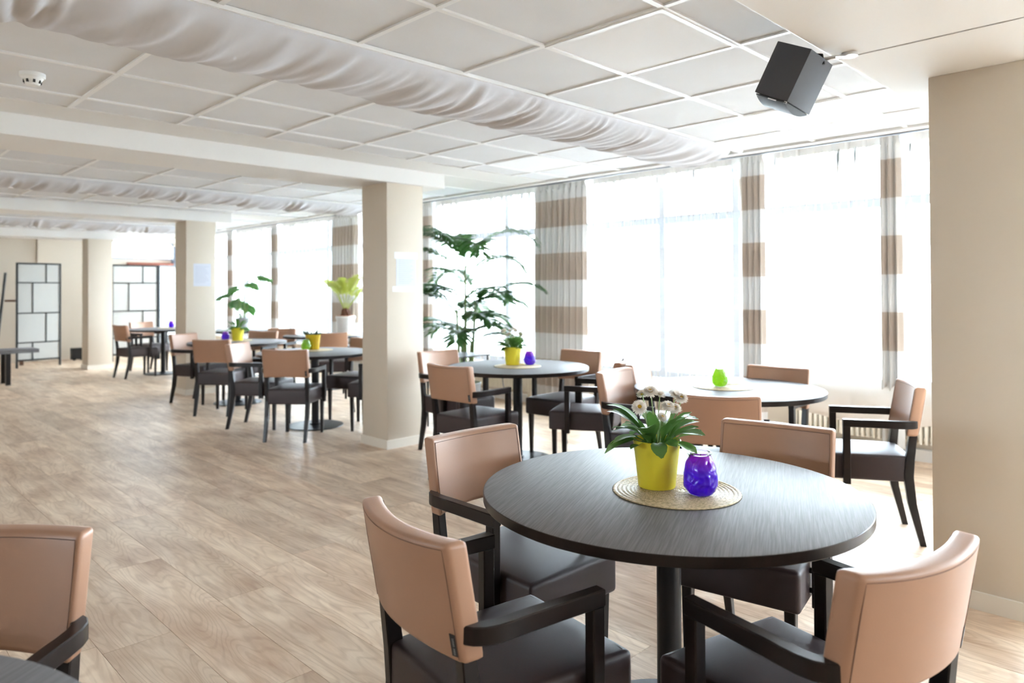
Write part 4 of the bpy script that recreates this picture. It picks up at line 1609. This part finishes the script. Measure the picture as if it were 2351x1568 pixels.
t = empty('monstera_plant', (5.05, 11.15, TZ + 0.001))
tag(t, 'dark green split-leaf plant behind the second column, by the windows', 'plant')
pot(t, [(0.09, 0.0), (0.092, 0.01), (0.11, 0.17), (0.115, 0.18)], MT['greypot'], 0.01, 0.16, 0.095)
lm_me = None
for k in range(14):
    az = k * 2.2 + 0.4
    zt = 0.35 + 0.55 * ((k * 5) % 14) / 14
    ro = 0.10 + 0.20 * ((k * 3) % 5) / 5
    tipp = Vector((ro * math.cos(az), ro * math.sin(az), zt))
    MB().tube([(0.03 * math.cos(az), 0.03 * math.sin(az), 0.15), tipp * 0.6 + Vector((0, 0, 0.12)), tipp], 0.005, 6).build('stalk', MT['cane'], t, True)
    if lm_me is None:
        o = monstera_leaf(0.26).build('leaf', MT['monstera'], t, True, 60)
        lm_me = o.data
    else:
        o = piece(lm_me, 'leaf', t)
    o.location = tipp
    o.rotation_euler = (0.3 * math.sin(k), 0.15 + 0.2 * math.cos(k * 2), az)
    s = 0.8 + 0.4 * ((k * 7) % 5) / 5
    o.scale = (s, s, s)

# ------------------------------------------------------------------ notices on the columns
t = empty('paper_notice', (3.776, 5.0775, 1.52))
tag(t, 'bluish printed sheet taped to the near column', 'notice')
MB().box(-0.105, 0.105, -0.0012, -0.0004, -0.14, 0.145).build('sheet', MT['paper'], t)
for i in range(13):
    zz = 0.105 - i * 0.017
    MB().box(-0.08, 0.08 - 0.05 * ((i * 7) % 5) / 5, -0.0016, -0.0011, zz - 0.003, zz + 0.003).build('print_line', MT['ink'], t)
MB().box(-0.125, 0.125, -0.0022, -0.0013, 0.115, 0.172).build('tape', MT['tape'], t)
MB().box(-0.145, 0.105, -0.0022, -0.0013, -0.172, -0.125).build('tape', MT['tape'], t)
t = empty('paper_notice', (3.797, 9.5995, 1.577))
tag(t, 'blank-looking bluish sheet on the middle column', 'notice')
MB().box(-0.115, 0.115, -0.0012, -0.0004, -0.15, 0.15).build('sheet', MT['paper'], t)
for i in range(10):
    MB().box(-0.09, 0.09 - 0.06 * ((i * 3) % 4) / 4, -0.0016, -0.0011, 0.11 - i * 0.023 - 0.004, 0.11 - i * 0.023 + 0.004).build('print_line', MT['ink'], t)


# ------------------------------------------------------------------ far end: folding screens, bench, odds
def screen(x0, y0, x1, y1, label, flip=False):
    L = math.hypot(x1 - x0, y1 - y0)
    t = empty('folding_screen', (x0, y0, 0), math.atan2(y1 - y0, x1 - x0))
    tag(t, label, 'screen', 'folding screens with frosted panes')
    z0, z1 = 0.12, 1.89
    b_ = 0.03
    MB().box(0, b_, -0.014, 0.014, 0, z1).build('stile', MT['screenf'], t)
    MB().box(L - b_, L, -0.014, 0.014, 0, z1).build('stile', MT['screenf'], t)
    zs = [z0, 0.44, 0.97, 1.52, z1 - 0.03]
    for k, z in enumerate(zs):
        h = 0.03 if k in (0, 4) else 0.02
        MB().box(b_, L - b_, -0.012, 0.012, z, z + h).build('rail', MT['screenf'], t)
    for k in range(4):
        sp = (0.36 if k % 2 == 0 else 0.66) * L
        za, zb = zs[k] + (0.03 if k == 0 else 0.02), zs[k + 1]
        MB().box(sp - 0.01, sp + 0.01, -0.010, 0.010, za, zb).build('divider', MT['screenf'], t)
        for xa, xb in ((b_, sp - 0.01), (sp + 0.01, L - b_)):
            MB().box(xa, xb, -0.003, 0.003, za, zb).build('pane', MT['screenp'], t)
    return t


screen(2.735, 15.22, 3.455, 15.32, 'dark-framed folding screen panel left of the far column')
screen(4.30, 15.28, 5.135, 15.20, 'dark-framed folding screen panel right of the far column')
screen(5.145, 15.20, 5.80, 15.62, 'angled dark-framed screen panel cut off by the middle column')
t = empty('easel', (2.52, 15.75, 0))
tag(t, 'slanted dark wooden easel leaning at the end wall', 'easel')
MB().tube([(-0.02, -0.05, 0.0), (0.20, 0.30, 1.72)], 0.022, 8).build('leg', MT['screenf'], t, True)
MB().box(0.38, 0.44, 0.05, 0.09, 0.0, 1.35).build('upright', MT['brownwood'], t)
MB().box(0.16, 0.40, 0.12, 0.15, 1.18, 1.22).build('crossbar', MT['brownwood'], t)
t = empty('bench', (1.80, 12.72, 0))
tag(t, 'low dark bench cropped at the left edge of the picture', 'bench')
MB().box(-1.2, 0.74, -0.22, 0.22, 0.46, 0.515).build('bench_top', MT['wtop'], t)
for xx in (-1.1, 0.36):
    for yy in (-0.17, 0.17):
        MB().box(xx - 0.03, xx + 0.03, yy - 0.03, yy + 0.03, 0, 0.46).build('leg', MT['wood'], t)
t = empty('wooden_shelf', (5.2, Y1 - 0.08, 1.93))
tag(t, 'red-brown wooden shelf board under the high end window', 'shelf')
MB().box(-0.28, 0.62, -0.08, 0.08, 0.0, 0.05).build('board', MT['redwood'], t)
for xx in (-0.2, 0.5):
    MB().box(xx - 0.015, xx + 0.015, -0.06, 0.08, -0.1, 0.0).build('bracket', MT['brownwood'], t)
t = empty('folded_trolley', (4.05, 16.20, 0))
tag(t, 'slim grey folded trolley frame leaning at the end wall', 'trolley')
MB().box(-0.02, 0.02, -0.03, 0.03, 0.05, 0.88).build('upright', MT['greybox'], t)
MB().box(-0.22, -0.02, -0.08, 0.06, 0.02, 0.24).build('tray', MT['vent'], t)
for s in (-0.18, -0.05):
    MB().tube([(s, -0.08, 0.03), (s, -0.05, 0.03)], 0.03, 12).build('wheel', MT['vent'], t, True)
t = empty('grey_slatted_box', (6.02, 16.30, 2.10))  # made-up box for an unidentified dark slatted shape
tag(t, 'dark grey slatted box high up in the far window corner', 'heater')
MB().box(-0.20, 0.20, 0.0, 0.12, -0.2, 0.24).build('case', MT['greybox'], t)
for k in range(5):
    MB().box(-0.17 + k * 0.07, -0.15 + k * 0.07, -0.01, 0.0, -0.17, 0.21).build('slat', MT['winframe'], t)
# slim black side table beside the palm
t = empty('side_table', (4.70, 5.46, 0))
tag(t, 'slim black side table half hidden by palm leaves', 'table')
MB().box(-0.26, 0.26, -0.2, 0.2, 0.70, 0.712).build('table_top', MT['black'], t)
for xx in (-0.24, 0.24):
    for yy in (-0.18, 0.18):
        MB().tube([(xx, yy, 0), (xx, yy, 0.70)], 0.009, 8).build('leg', MT['black'], t, True)
# loose cable by the radiator
o = MB().tube([(5.97, 6.10, 0.62), (5.93, 6.09, 0.42), (5.90, 6.04, 0.25), (5.84, 5.92, 0.08), (5.80, 5.80, 0.008)], 0.006, 8).build('power_cable', MT['cable'], None, True)
tag(o, 'thin dark cable hanging down by the radiator behind the palm table', 'cable')
